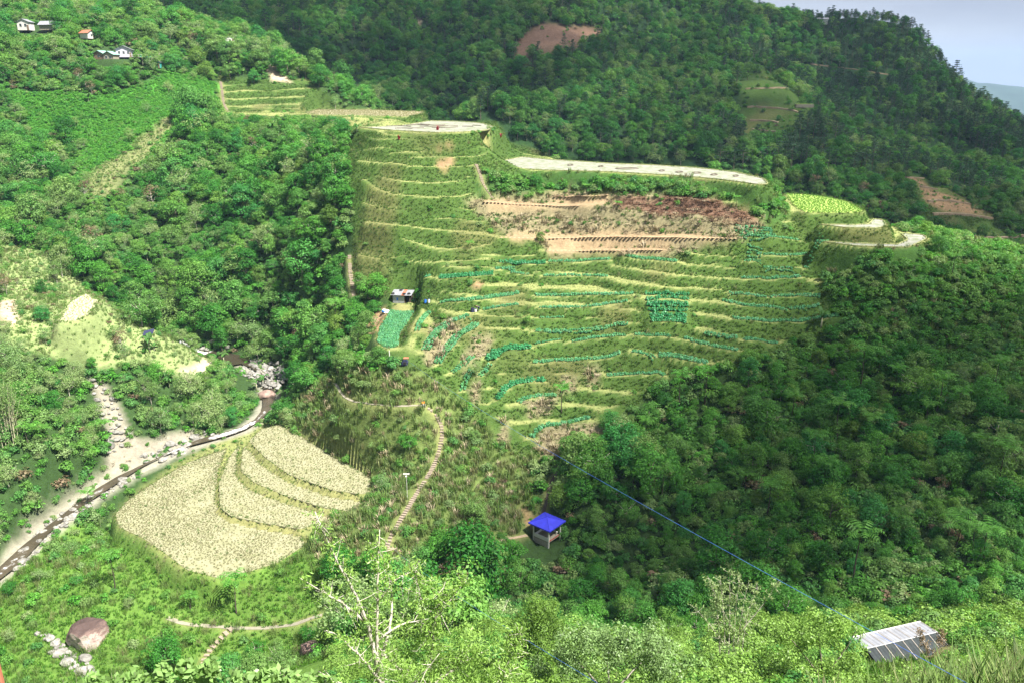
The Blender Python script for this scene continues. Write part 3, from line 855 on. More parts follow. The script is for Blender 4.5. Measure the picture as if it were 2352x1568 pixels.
# level fields as sheets of their own
FIELD_INFO = {
 'hay': ('hay_field', 'hayfield', 'narrow pale straw-coloured field at the head of the terraces'),
 'flood1': ('rice_paddy', 'flood', 'pale muddy paddy with dark cracks above the left terraces'),
 'flood2': ('rice_paddy', 'flood', 'longest pale flooded paddy along the crest of the terraces'),
 'green': ('rice_paddy', 'youngrice', 'bright yellow-green paddy on the crest, right of the long flooded paddy'),
 'flood3': ('rice_paddy', 'flood', 'small muddy paddy one step below the bright green paddy'),
 'flood4': ('rice_paddy', 'flood', 'lowest muddy paddy at the right end of the crest'),
 'wheat': ('grain_field', 'wheatground', 'big ripe straw-coloured field beside the river bend'),
 'tier_a': ('grain_field', 'wheatground', 'lowest stepped tier of pale grain right of the big field'),
 'tier_b': ('grain_field', 'wheatground', 'middle stepped tier of pale grain above the big field'),
 'tier_c': ('grain_field', 'wheatground', 'uppermost stepped tier of pale grain under the footpath'),
 'plot': ('vegetable_plot', 'plotground', 'tongue-shaped plot of green vegetables below the tin shed'),
 'pale': ('dry_field', 'palefield', 'small pale dry field on the sunny left bank'),
}
for k, w in FW.items():
    nm, mt, lb = FIELD_INFO[k]
    z = FIELDS[k][1]
    x0, y0 = w[:, :2].min(0) - 1; x1, y1 = w[:, :2].max(0) + 1
    st = .8
    xs = np.arange(x0, x1, st); ys = np.arange(y0, y1, st)
    bm = bmesh.new()
    vs = [bm.verts.new((p[0], p[1], z)) for p in w]
    top = bm.faces.new(vs)
    if top.normal.z < 0:
        top.normal_flip()
    bot = [bm.verts.new((p[0], p[1], z - .25)) for p in w]
    n = len(w)
    for i in range(n):
        bm.faces.new((vs[i], vs[(i + 1) % n], bot[(i + 1) % n], bot[i]))
    bmesh.ops.recalc_face_normals(bm, faces=bm.faces)
    bmesh.ops.triangulate(bm, faces=[f for f in bm.faces if len(f.verts) > 4])
    me = bpy.data.meshes.new(nm); bm.to_mesh(me); bm.free()
    me.materials.append(M[mt])
    o = bpy.data.objects.new(nm, me); COL.objects.link(o)
    tag(o, lb, 'field', kind='structure')
    # the low earth dyke round the muddy paddies
    if k.startswith('flood'):
        mb = MB()
        ww = [Vector((p[0], p[1], z + .03)) for p in w] + [Vector((w[0][0], w[0][1], z + .03))]
        mb.tube(ww, .16, 5)
        b = mb.build('dyke', M['grassbank'] if 'grassbank' in M else plain('dyke_turf', (.22, .23, .10), .95, .3, 1.5), o)
        M['grassbank'] = b.data.materials[0]
# dark wet furrows and mud lines in the cracked paddy and hollows in the long one
def furrow(parent, pts, z, r=.12):
    mb = MB()
    mb.tube([Vector((p[0], p[1], z + .01)) for p in pts], r, 4)
    o = mb.build('furrow', M['wetmud'], parent)
M['wetmud'] = plain('wet_mud', (.10, .085, .06), .5, .2, 2)
for o in list(bpy.data.objects):
    if o.name.startswith('rice_paddy') and 'cracks' in o['label']:
        for i in range(13):
            a = 860 + rnd.random() * 230; b = 287 + rnd.random() * 13
            L = 20 + rnd.random() * 45
            q = np.array([(a, b), (a + L * .5, b + rnd.uniform(-2, 2)), (a + L, b + rnd.uniform(-2.5, 2.5))])
            q = q[(q[:, 0] < 1105)]
            if len(q) > 1:
                furrow(o, onplane(q[:, 0], q[:, 1], 85.3), 85.3, .22)
    if o.name.startswith('rice_paddy') and 'longest' in o['label']:
        for (a, b, s) in ((1310, 380, 6), (1440, 388, 26), (1560, 396, 8), (1600, 398, 10), (1640, 402, 7), (1520, 393, 6), (1690, 405, 6), (1380, 383, 5)):
            t = np.linspace(0, 2 * math.pi, 11)
            furrow(o, onplane(a + s * np.cos(t), b + 1.6 * np.sin(t), 76.0), 76.0, .22)

# ------------------------------------------------------------------ river
def river():
    c = resample(curve_o(RIVER, 4), 1.2)
    n = len(c)
    V = []; foam = []; F = []
    K = 7
    tg = np.gradient(c[:, :2], axis=0); tg /= np.linalg.norm(tg, axis=1)[:, None]
    nm = np.stack([-tg[:, 1], tg[:, 0]], -1)
    u, v, _ = project(c)
    for i in range(n):
        hw = .95 + .4 * math.sin(i * .31) + .3 * math.sin(i * .13 + 1)
        if 470 < u[i] < 560 and v[i] < 840: hw = 3.6
        fo = .35 + .4 * max(0, math.sin(i * .37)) + .2 * max(0, math.sin(i * .11))
        if v[i] < 812: fo = 1.0
        elif u[i] < 600 and v[i] < 850: fo = .05
        elif 480 < u[i] < 580 and 970 < v[i] < 1010: fo = 1.0
        elif u[i] < 60: fo = .7
        for k in range(K):
            s = (k / (K - 1) - .5) * 2
            V.append((c[i, 0] + nm[i, 0] * s * hw, c[i, 1] + nm[i, 1] * s * hw, c[i, 2] - .05 + .04 * math.sin(i * 1.3 + k)))
            foam.append(fo * (1.25 - .5 * abs(s)))
    for i in range(n - 1):
        for k in range(K - 1):
            a = i * K + k
            F.append((a, a + 1, a + K + 1, a + K))
    me = fast_mesh('river', V, F, M['water'], smooth=True)
    at = me.attributes.new('foam', 'FLOAT', 'POINT'); at.data.foreach_set('value', np.array(foam, np.float32))
    o = bpy.data.objects.new('river', me); COL.objects.link(o)
    tag(o, 'brown river with white rapids winding through the left gorge', 'river', kind='structure')
river()

def rock_mesh(name, seed, sub=2, mat='stone', flat=.75, rough=.22):
    r = random.Random(seed)
    bm = bmesh.new()
    bmesh.ops.create_icosphere(bm, subdivisions=sub, radius=1)
    planes = [(Vector((r.gauss(0, 1), r.gauss(0, 1), r.gauss(0, 1))).normalized(), r.uniform(.62, .95)) for _ in range(9)]
    ph = [r.uniform(0, 6) for _ in range(6)]
    for v in bm.verts:
        for nn, d in planes:
            k = v.co.dot(nn) - d
            if k > 0: v.co -= nn * k * .92
        q = v.co
        v.co = q * (1 + rough * .35 * math.sin(3.1 * q.x + ph[0]) * math.sin(2.7 * q.y + ph[1]) + rough * .25 * math.sin(5 * q.z + ph[2] + 2 * q.x))
        v.co.z *= flat
    me = bpy.data.meshes.new(name); bm.to_mesh(me); bm.free()
    me.materials.append(M[mat])
    for p in me.polygons: p.use_smooth = sub > 2
    return me
STONES = [rock_mesh('river_stone', 50 + i) for i in range(7)]

def place_stone(x, y, s, label, group, name='river_stone', z=None):
    o = bpy.data.objects.new(name, rnd.choice(STONES)); COL.objects.link(o)
    z = float(H(x, y)) if z is None else z
    o.location = (x, y, z + s * .22)
    o.rotation_euler = (rnd.uniform(-.3, .3), rnd.uniform(-.3, .3), rnd.uniform(0, 6.3))
    o.scale = (s * rnd.uniform(.8, 1.25), s * rnd.uniform(.8, 1.25), s * rnd.uniform(.7, 1.1))
    return tag(o, label, 'rock', group)
def stone_field(poly, n, smin, smax, label, group, zmin=None, ymin=80, ymax=260):
    xs = [p[0] for p in poly]; ys = [p[1] for p in poly]
    done = []
    tries = 0
    while len(done) < n and tries < n * 30:
        tries += 1
        a = rnd.uniform(min(xs), max(xs)); b = rnd.uniform(min(ys), max(ys))
        if not inpoly(np.array([a]), np.array([b]), poly)[0]: continue
        p = ground(np.array([a]), np.array([b]), ymin, ymax)[0]
        s = smin + (smax - smin) * rnd.random() ** 2.2
        if any((p[0] - q[0]) ** 2 + (p[1] - q[1]) ** 2 < (.62 * (s + q[2])) ** 2 for q in done): continue
        done.append((p[0], p[1], s))
        z = float(p[2])
        place_stone(p[0], p[1], s, label, group, z=max(z, zmin) if zmin else z)
BAR = [(548, 850), (575, 826), (620, 832), (655, 842), (660, 872), (640, 905), (610, 900), (590, 880), (560, 870)]
stone_field(BAR, 130, .3, 1.25, 'grey rounded boulder in the heap of stones at the river bend', 'boulders heaped at the river bend', 24.6)
stone_field([(20, 1290), (110, 1200), (200, 1145), (250, 1120), (300, 1085), (310, 1100), (200, 1170), (120, 1240), (40, 1320)], 150, .25, 1.1, 'white washed stone along the lower river bank at the picture edge', 'stones along the lower river')
stone_field([(430, 780), (520, 790), (530, 806), (470, 808)], 8, .8, 2.0, 'grey rock slab beside the upper rapids', 'rock slabs by the upper rapids')
stone_field([(320, 1050), (450, 995), (560, 985), (470, 1020), (340, 1075)], 34, .4, 1.3, 'pale stone at the foot of the white river cliff', 'stones below the river cliff')
stone_field([(84, 1455), (100, 1452), (200, 1520), (230, 1560), (190, 1560), (120, 1500)], 34, .3, 1.1, 'pale stone in the dry stream bed left of the great boulder', 'stones in the dry stream bed')

stone_field([(205, 870), (240, 890), (262, 920), (300, 1000), (250, 1060), (240, 980)], 40, .4, 1.7, 'pale rock lying on the bare slide above the white river cliff', 'rocks on the bare slide')
# the great boulder
def boulder():
    c = ground(np.array([196]), np.array([1492]), 80, 140)[0]
    r = random.Random(4)
    bm = bmesh.new()
    bmesh.ops.create_icosphere(bm, subdivisions=5, radius=1)
    cuts = [((-.15, -.2, 1), .78), ((.75, -.6, .35), .72), ((.2, -.9, -.1), .74), ((-.9, -.2, .15), .80), ((.95, .2, 0), .85), ((.1, .9, .3), .85), ((-.55, -.75, -.35), .62), ((.5, -.5, .8), .82), ((-.6, .1, .8), .84)]
    cuts = [(Vector(a).normalized(), d) for a, d in cuts]
    from mathutils import noise as mn
    for v in bm.verts:
        for nn, d in cuts:
            k = v.co.dot(nn) - d
            if k > 0: v.co -= nn * k * .95
        q = v.co.copy()
        v.co += q.normalized() * (.10 * mn.noise(q * 1.7) + .05 * mn.noise(q * 4.5) + .02 * mn.noise(q * 11))
    me = bpy.data.meshes.new('boulder'); bm.to_mesh(me); bm.free()
    me.materials.append(M['boulder'])
    o = bpy.data.objects.new('boulder', me); COL.objects.link(o)
    o.scale = (3.5, 3.2, 2.9); o.rotation_euler = (R(-8), R(14), R(10))
    o.location = (c[0], c[1] + 1.5, c[2] + 1.3)
    tag(o, 'great dark brown boulder with a pale face standing in the green meadow', 'boulder')
    c2 = ground(np.array([712]), np.array([1496]), 60, 140)[0]
    o2 = bpy.data.objects.new('boulder', rock_mesh('small_boulder', 91, 3, 'darkstone')); COL.objects.link(o2)
    o2.location = (c2[0], c2[1], c2[2] + .5); o2.scale = (1.6, 1.4, 1.3)
    tag(o2, 'small dark brown boulder in the grass behind the bare branches', 'boulder')
    c3 = ground(np.array([612]), np.array([913]), 150, 240)[0]
    o3 = bpy.data.objects.new('boulder', rock_mesh('brown_boulder', 92, 3, 'darkstone')); COL.objects.link(o3)
    o3.location = (c3[0], c3[1], c3[2] + .8); o3.scale = (2.2, 1.8, 1.7)
    tag(o3, 'reddish brown boulder just below the heap of river stones', 'boulder')
boulder()

# ------------------------------------------------------------------ plant prototypes
def leaves_np(C, N, L, Wd, rg, up=0.0):
    """diamond leaves: centres, facing directions, half lengths, half widths"""
    n = len(C)
    N = N / (np.linalg.norm(N, axis=1)[:, None] + 1e-9)
    t = rg.normal(size=(n, 3)); t[:, 2] += up
    a = t - N * (t * N).sum(1)[:, None]; a /= np.linalg.norm(a, axis=1)[:, None] + 1e-9
    b = np.cross(N, a)
    L = np.broadcast_to(L, n)[:, None]; Wd = np.broadcast_to(Wd, n)[:, None]
    V = np.stack([C - a * L, C + b * Wd, C + a * L, C - b * Wd], 1).reshape(-1, 3)
    F = np.arange(n * 4).reshape(-1, 4)
    return V, F

def crown_mesh(name, seed, rx, rz, cz, nclump, nleaf, rc, leaf, mat, flatten=1.0, zlo=-.35, aspect=.6, hollow=.55):
    rg = np.random.default_rng(seed)
    Cs = []; Ns = []
    k = 0
    while k < nclump:
        d = rg.normal(size=3); d /= np.linalg.norm(d)
        if d[2] < zlo: continue
        r = rg.uniform(hollow, 1.0)
        wob = 1 + .28 * math.sin(3 * math.atan2(d[1], d[0]) + seed)
        c = d * np.array([rx * wob, rx * wob, rz]) * r + np.array([0, 0, cz])
        rr = rc * rg.uniform(.65, 1.25)
        m = int(nleaf * rg.uniform(.6, 1.3))
        q = rg.normal(size=(m, 3)); q /= np.linalg.norm(q, axis=1)[:, None]
        q[:, 2] = np.where(q[:, 2] < -.35, -q[:, 2], q[:, 2])
        Cs.append(c + q * rr * np.array([1, 1, flatten]) * rg.uniform(.75, 1.08, (m, 1)))
        Ns.append(q * .9 + d * .3 + rg.normal(size=(m, 3)) * .45 + np.array([0, 0, .25]))
        k += 1
    C = np.concatenate(Cs); N = np.concatenate(Ns)
    L = leaf * rg.uniform(.6, 1.3, len(C))
    V, F = leaves_np(C, N, L, L * aspect, rg)
    return fast_mesh(name, V, F, M[mat])

def trunk_mesh(name, seed, h, r0, mat, limbs=5, spread=2.2, top=None, lean=.25):
    r = random.Random(seed)
    mb = MB()
    lx, ly = r.uniform(-lean, lean) * h * .3, r.uniform(-lean, lean) * h * .3
    T = lambda t: Vector((lx * t * t + .12 * math.sin(4 * t + seed), ly * t * t + .1 * math.cos(5 * t + seed), -.6 + (h + .6) * t))
    pts = [T(i / 6) for i in range(7)]
    mb.tube(pts, [r0 * (1 - .8 * i / 6) * (1.35 if i == 0 else 1) for i in range(7)], 6)
    for i in range(limbs):
        t = r.uniform(.4, .9); a = r.uniform(0, 6.28); p = T(t)
        L = spread * r.uniform(.6, 1.1)
        e = p + Vector((math.cos(a) * L, math.sin(a) * L, L * r.uniform(.4, 1.0)))
        mmid = (p + e) / 2 + Vector((0, 0, -.12 * L))
        mb.tube([p, mmid, e], [r0 * .42, r0 * .28, r0 * .1], 5)
    o = mb.build(name, M[mat], smooth=True, link=False)
    me = o.data; bpy.data.objects.remove(o)
    return me

def join_mesh(name, meshes):
    bm = bmesh.new(); mats = []
    for me in meshes:
        off = len(bm.faces)
        base = len(mats)
        mats += list(me.materials)
        bm.from_mesh(me)
        bm.faces.ensure_lookup_table()
        for f in bm.faces[off:]:
            f.material_index += base
    out = bpy.data.meshes.new(name); bm.to_mesh(out); bm.free()
    for m in mats: out.materials.append(m)
    return out

# kind: (trunk mesh, crown mesh, nominal height)
TREES = []
def tree_kind(seed, h, rx, rz, ncl, nl, rc, leaf, mat, bark='bark', limbs=5, r0=.16, flatten=.85, zlo=-.85, hollow=.6, aspect=.6):
    cz = h - rz * .95
    cr = crown_mesh('crown', seed, rx, rz, cz, ncl, nl, rc, leaf, mat, flatten, zlo, aspect, hollow)
    tr = trunk_mesh('trunk', seed, cz + rz * .3, r0, bark, limbs, rx * .8)
    TREES.append((tr, cr, h))
tree_kind(1, 6.6, 3.1, 3.1, 50, 92, 1.05, .165, 'forest')
tree_kind(2, 7.2, 2.9, 3.4, 46, 96, 1.15, .175, 'forest', 'palebark')
tree_kind(3, 9.0, 2.4, 4.2, 48, 90, 1.0, .16, 'forest')
tree_kind(4, 6.2, 3.9, 2.4, 48, 88, 1.05, .16, 'forest', 'palebark', 7, .16, .6)
tree_kind(5, 8.0, 2.8, 3.6, 44, 58, 1.0, .135, 'sparse', 'palebark', 9, .12, .8, -.7, .35)
tree_kind(6, 6.6, 3.2, 3.0, 44, 54, 1.05, .13, 'sparse', 'palebark', 10, .11, .7, -.7, .35)
tree_kind(7, 6.5, 2.6, 2.3, 22, 28, .95, .18, 'dryleaf', 'palebark', 10, .13, .8, -.4, .4)
tree_kind(8, 6.0, 2.7, 2.8, 42, 90, 1.0, .16, 'lime')
tree_kind(9, 7.8, 3.5, 3.5, 40, 110, 1.45, .19, 'forest', 'bark', 6, .18)
def pine_kind(seed, h):
    rg = np.random.default_rng(seed)
    Cs = []; Ns = []
    mb = MB()
    mb.tube([(0, 0, -.6), (.08, 0, h * .5), (0, .05, h)], [.17, .12, .03], 6)
    z = h * .38
    while z < h:
        t = (z - h * .38) / (h * .62)
        reach = (2.5 * (1 - t) ** .8 + .45) * rg.uniform(.7, 1.15)
        for b in range(rg.integers(3, 6)):
            a = rg.uniform(0, 6.28); L = reach * rg.uniform(.6, 1.1)
            e = np.array([math.cos(a) * L, math.sin(a) * L, z + L * rg.uniform(.05, .3)])
            mb.tube([(0, 0, z), tuple(e)], [.05, .02], 4, cap=False)
            m = 26
            s = rg.uniform(.35, 1.1, m)[:, None]
            c = np.array([0, 0, z]) * (1 - s) + e * s + rg.normal(size=(m, 3)) * np.array([.33, .33, .13])
            Cs.append(c); Ns.append(rg.normal(size=(m, 3)) * .6 + np.array([0, 0, 1]))
        z += h * .085
    C = np.concatenate(Cs); N = np.concatenate(Ns)
    V, F = leaves_np(C, N, .26 * rg.uniform(.6, 1.3, len(C)), .10, rg)
    cr = fast_mesh('crown', V, F, M['pine'])
    o = mb.build('trunk', M['bark'], link=False); tr = o.data; bpy.data.objects.remove(o)
    TREES.append((tr, cr, h))
pine_kind(21, 10.0)
pine_kind(22, 8.5)
PINES = (9, 10)

def proto(name, me):
    return bpy.data.objects.new(name, me)
TREE_PROTO = [proto('tree_source', join_mesh('tree_source', [a, b])) for a, b, h in TREES]

def bush_mesh(seed, r, nl, leaf, mat, ncl=9, flat=.8):
    return crown_mesh('bush', seed, r * .8, r * .75, r * .35, ncl, nl, r * .5, leaf, mat, flat, -.1)
BUSH = [bush_mesh(31, 1.0, 62, .115, 'shrub'), bush_mesh(32, 1.0, 62, .11, 'shrub'), bush_mesh(33, 1.0, 46, .15, 'shrub', 8), bush_mesh(34, 1., 56, .11, 'sparse'), bush_mesh(35, 1., 60, .115, 'vine', 9, .7), bush_mesh(36, 1., 28, .15, 'dryleaf', 7),
        bush_mesh(37, 1., 110, .075, 'near', 10), bush_mesh(38, 1., 110, .075, 'shrub', 10), bush_mesh(39, 1., 120, .07, 'lime', 10)]
BUSH_PROTO = [proto('bush_source', m) for m in BUSH]

def blades_mesh(name, seed, n, h, w, spread, mat, droop=.35, lie=0.0):
    rg = np.random.default_rng(seed)
    V = []; F = []
    for i in range(n):
        a = rg.uniform(0, 6.28); r = spread * rg.random() ** .5
        p = np.array([math.cos(a) * r, math.sin(a) * r, 0])
        b = rg.uniform(0, 6.28)
        d = np.array([math.cos(b), math.sin(b), 0])
        hh = h * rg.uniform(.55, 1.2); ln = droop * hh * rg.uniform(.3, 1.3)
        if lie:
            ln = hh; hh = hh * lie * rg.random() + .05
        sd = np.array([-d[1], d[0], 0]) * w * rg.uniform(.7, 1.3)
        k = len(V)
        m = p + d * ln * .35 + np.array([0, 0, hh * .62]); e = p + d * ln + np.array([0, 0, hh])
        V += [p - sd * .6, p + sd * .6, m + sd, m - sd, e]
        F += [(k, k + 1, k + 2, k + 3), (k + 3, k + 2, k + 4, k + 4)]
    F = [f if f[2] != f[3] else f[:3] for f in F]
    o = mesh_obj(name, V, F, M[mat], link=False)
    me = o.data; bpy.data.objects.remove(o)
    return me
GRASS_PROTO = [proto('grass_source', blades_mesh('grass', 41 + i, 16, .5, .035, .32, m)) for i, m in enumerate(['grass', 'grass', 'brightgrass', 'wheat', 'straw', 'redstraw'])]
GRASS_PROTO[4].data = blades_mesh('straw', 47, 22, .75, .035, .5, 'straw', .4, .35)
GRASS_PROTO[5].data = blades_mesh('straw', 48, 22, .75, .035, .5, 'redstraw', .4, .35)
GRASS_PROTO += [proto('grass_source', blades_mesh('reed', 61, 26, 1.5, .04, .45, 'reed', .5)), proto('grass_source', blades_mesh('reed', 62, 26, 1.3, .04, .5, 'reed', .6)),
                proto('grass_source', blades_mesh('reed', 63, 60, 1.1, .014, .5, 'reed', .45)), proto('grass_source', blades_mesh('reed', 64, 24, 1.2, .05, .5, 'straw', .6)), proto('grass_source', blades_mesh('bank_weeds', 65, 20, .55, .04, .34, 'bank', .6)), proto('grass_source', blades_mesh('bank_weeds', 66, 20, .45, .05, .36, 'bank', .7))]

def frond(V, F, base, a, L, rise, wid, seg=9, leaflets=True):
    d = np.array([math.cos(a), math.sin(a), 0]); s = np.array([-d[1], d[0], 0])
    pt = lambda t: base + d * L * t + np.array([0, 0, rise * L * math.sin(t * 2.2) - .35 * L * t * t])
    for i in range(seg):
        t0 = .12 + .88 * i / seg; t1 = .12 + .88 * (i + .62) / seg
        w = wid * math.sin(min(1, t0 * 1.15 + .12) * math.pi) ** .7 + .03
        p0, p1 = pt(t0), pt(t1)
        for sg in (-1, 1):
            k = len(V)
            o = s * w * sg + d * w * .35 - np.array([0, 0, w * .25])
            V += [p0, p1, p1 * .75 + p0 * .25 + o, p0 * .7 + p1 * .3 + o * .96]
            F.append((k, k + 1, k + 2, k + 3) if sg > 0 else (k + 3, k + 2, k + 1, k))
def fern_parts(seed, h, n, L):
    r = random.Random(seed)
    V = []; F = []
    for i in range(n):
        frond(V, F, np.array([0, 0, h]), 6.283 * i / n + r.uniform(-.2, .2), L * r.uniform(.8, 1.15), r.uniform(.25, .5), L * .2)
    fr = fast_mesh('fronds', V, F, M['fern'])
    tr = trunk_mesh('trunk', seed, h, .11, 'darkbark', 0, 1, lean=.15)
    return tr, fr
FERNS = [fern_parts(71, 2.6, 12, 1.9), fern_parts(72, 3.4, 10, 2.1), fern_parts(73, 1.4, 13, 1.7)]

def banana_parts(seed, h, n):
    r = random.Random(seed)
    V = []; F = []
    for i in range(n):
        a = 6.283 * i / n + r.uniform(-.4, .4); L = r.uniform(1.7, 2.5); rise = r.uniform(.5, 1.1); w = r.uniform(.24, .34)
        d = np.array([math.cos(a), math.sin(a), 0]); s = np.array([-d[1], d[0], 0])
        b = len(V); m = 8
        for j in range(m + 1):
            t = j / m
            p = np.array([0, 0, h]) + d * L * (t * .85) + np.array([0, 0, rise * L * math.sin(t * 2.0) - .45 * L * t * t])
            ww = w * (math.sin(min(1, t * .95 + .06) * math.pi) ** .6 if j else .12) + .01
            V += [p + s * ww - np.array([0, 0, ww * .4]), p, p - s * ww - np.array([0, 0, ww * .4])]
            if j:
                q = b + (j - 1) * 3
                F += [(q, q + 1, q + 4, q + 3), (q + 1, q + 2, q + 5, q + 4)]
    lf = fast_mesh('leaves', V, F, M['banana'])
    mb = MB(); mb.tube([(0, 0, -.4), (.03, 0, h * .5), (0, .02, h + .2)], [.17, .14, .07], 7)
    o = mb.build('stem', M['bamboo'], smooth=True, link=False); st = o.data; bpy.data.objects.remove(o)
    return st, lf
BANANAS = [banana_parts(81, 1.8, 8), banana_parts(82, 2.3, 9), banana_parts(83, 1.2, 7)]

def crop_mesh(seed, mat, h=.5, n=34, r=.26):
    rg = np.random.default_rng(seed)
    q = rg.normal(size=(n, 3)); q /= np.linalg.norm(q, axis=1)[:, None]; q[:, 2] = np.abs(q[:, 2])
    C = q * np.array([r, r, h * .75]) * rg.uniform(.5, 1, (n, 1)) + np.array([0, 0, .12])
    V, F = leaves_np(C, q + rg.normal(size=(n, 3)) * .4 + np.array([0, 0, .4]), .13 * rg.uniform(.7, 1.3, n), .075, rg)
    return fast_mesh('crop', V, F, M[mat])
CROPS = [crop_mesh(91, 'crop'), crop_mesh(92, 'crop'), crop_mesh(93, 'crop_dark', .7, 44, .32)]
CROP_PROTO = [proto('crop_source', m) for m in CROPS]

# ------------------------------------------------------------------ scattering
def scatter(name, pts, rotz, scl, idx, protos, label, cat, tilt=None):
    pts = np.asarray(pts, np.float32)
    n = len(pts)
    me = bpy.data.meshes.new(name)
    me.vertices.add(n); me.vertices.foreach_set('co', pts.ravel())
    rot = np.zeros((n, 3), np.float32); rot[:, 2] = rotz
    if tilt is not None: rot[:, :2] = tilt
    me.attributes.new('rot', 'FLOAT_VECTOR', 'POINT').data.foreach_set('vector', rot.ravel())
    me.attributes.new('size', 'FLOAT', 'POINT').data.foreach_set('value', np.asarray(scl, np.float32))
    me.attributes.new('pick', 'INT', 'POINT').data.foreach_set('value', np.asarray(idx, np.int32))
    o = bpy.data.objects.new(name, me); COL.objects.link(o)
    g = bpy.data.node_groups.new(name + '_scatter', 'GeometryNodeTree')
    g.interface.new_socket('Geometry', in_out='INPUT', socket_type='NodeSocketGeometry')
    g.interface.new_socket('Geometry', in_out='OUTPUT', socket_type='NodeSocketGeometry')
    gi = g.nodes.new('NodeGroupInput'); go = g.nodes.new('NodeGroupOutput')
    def attr(nm, t):
        a = g.nodes.new('GeometryNodeInputNamedAttribute'); a.data_type = t; a.inputs['Name'].default_value = nm
        return a.outputs['Attribute']
    ar, asz, ap = attr('rot', 'FLOAT_VECTOR'), attr('size', 'FLOAT'), attr('pick', 'INT')
    er = g.nodes.new('FunctionNodeEulerToRotation'); g.links.new(ar, er.inputs[0])
    jn = g.nodes.new('GeometryNodeJoinGeometry')
    for k, p in enumerate(protos):
        if not np.any(np.asarray(idx) == k): continue
        oi = g.nodes.new('GeometryNodeObjectInfo'); oi.inputs['Object'].default_value = p; oi.inputs['As Instance'].default_value = False
        cm = g.nodes.new('FunctionNodeCompare'); cm.data_type = 'INT'; cm.operation = 'EQUAL'
        ii = [s for s in cm.inputs if s.type == 'INT']
        g.links.new(ap, ii[0]); ii[1].default_value = k
        ip = g.nodes.new('GeometryNodeInstanceOnPoints')
        g.links.new(gi.outputs[0], ip.inputs['Points']); g.links.new(cm.outputs[0], ip.inputs['Selection'])
        g.links.new(oi.outputs['Geometry'], ip.inputs['Instance'])
        g.links.new(er.outputs[0], ip.inputs['Rotation']); g.links.new(asz, ip.inputs['Scale'])
        g.links.new(ip.outputs[0], jn.inputs[0])
    g.links.new(jn.outputs[0], go.inputs[0])
    md = o.modifiers.new('scatter', 'NODES'); md.node_group = g
    tag(o, label, cat, kind='stuff')
    return o

def zone_at(x, y):
    i = np.clip(np.searchsorted(GX, x), 0, nx - 1); j = np.clip(np.searchsorted(GY, y), 0, ny - 1)
    return zone[j, i], carved[j, i], rd[j, i], slope[j, i]

def sample(x0, x1, y0, y1, st, names, margin=260, cmax=.3, rmin=3.0):
    xs = np.arange(x0, x1, st); ys = np.arange(y0, y1, st)
    X, Y = np.meshgrid(xs, ys)
    X = X + nrg.uniform(-.48, .48, X.shape) * st; Y = Y + nrg.uniform(-.48, .48, Y.shape) * st
    X = X.ravel(); Y = Y.ravel()
    z, c, r, s = zone_at(X, Y)
    ok = np.isin(z, [ZN[n] for n in names]) & (c <= cmax) & (r > rmin)
    X, Y, z = X[ok], Y[ok], z[ok]
    Zv = H(X, Y)
    u, v, d = project(np.stack([X, Y, Zv], -1))
    ok = (u > -margin) & (u < 2352 + margin) & (v > -margin * 2) & (v < 1568 + margin * 2) & (Y > 4)
    return np.stack([X, Y, Zv], -1)[ok], z[ok]

def visible(p, lift=2.5):
    """is the point (raised) in sight over the bare land?"""
    q = p + np.array([0, 0, lift])
    t = np.linspace(.05, .985, 70)
    L = CAM + (q[:, None] - CAM) * t[None, :, None]
    return ~(H(L[..., 0], L[..., 1]) > L[..., 2] + .3).any(1)

# what must stay in sight: picture points with their depth
SEE = []
def see(w, n=None):
    w = np.asarray(w)[:, :3]
    u, v, d = project(w)
    for a, b, c in zip(u, v, d): SEE.append((a, b, c))
for k, w in FW.items(): see(w[::2])
for k in ('concrete', 'lower'): see(PATH_W[k][::2])
for k in STAIR_W: see(STAIR_W[k][::2])
for w, n, s in ROWS_W: see(w[::2])
for w in LEDGE_W: see(w[::2])
a_ = np.array([(x, 470 - y) for y in range(30, 190, 9) for x in (398 - (190 - y) * 1.05 - 14, 398 - (190 - y) * 1.05, 398 - (190 - y) * 1.05 + 14)])
see(ground(a_[:, 0], a_[:, 1], 200, 345))
see(rv[10:-6:2])
a_ = np.array([(x, y) for x in range(550, 660, 9) for y in range(830, 900, 9)])
see(ground(a_[:, 0], a_[:, 1], 150, 240))
a_ = np.array([(x, y) for x in range(290, 690, 18) for y in range(1090, 1320, 14)])
see(onplane(a_[:, 0], a_[:, 1], 22.)[inpoly(a_[:, 0], a_[:, 1], FIELDS['wheat'][0])])
a_ = np.array([(x, y) for x in range(225, 300, 9) for y in range(110, 150, 7)] + [(x, y) for x in range(905, 985, 9) for y in range(675, 705, 7)] + [(x, y) for x in range(1215, 1300, 8) for y in range(1200, 1275, 8)] + [(x, y) for x in range(90, 245, 9) for y in range(1425, 1545, 9)] + [(1630 / 1.7415, y / 1.7415) for y in range(1870, 2010, 20)]
              + [(x, y) for x in range(45, 130, 9) for y in range(58, 78, 6)] + [(x, y) for x in range(190, 216, 6) for y in range(76, 92, 6)] + [(x, y) for x in range(250, 330, 12) for y in range(900, 1020, 12)])
see(ground(a_[:, 0], a_[:, 1], 80, 400))
a_ = np.array([(x, y - (x - 1990) * .24) for x in range(1990, 2160, 9) for y in range(1462, 1560, 10)])
see(onplane(a_[:, 0], a_[:, 1], 53.))
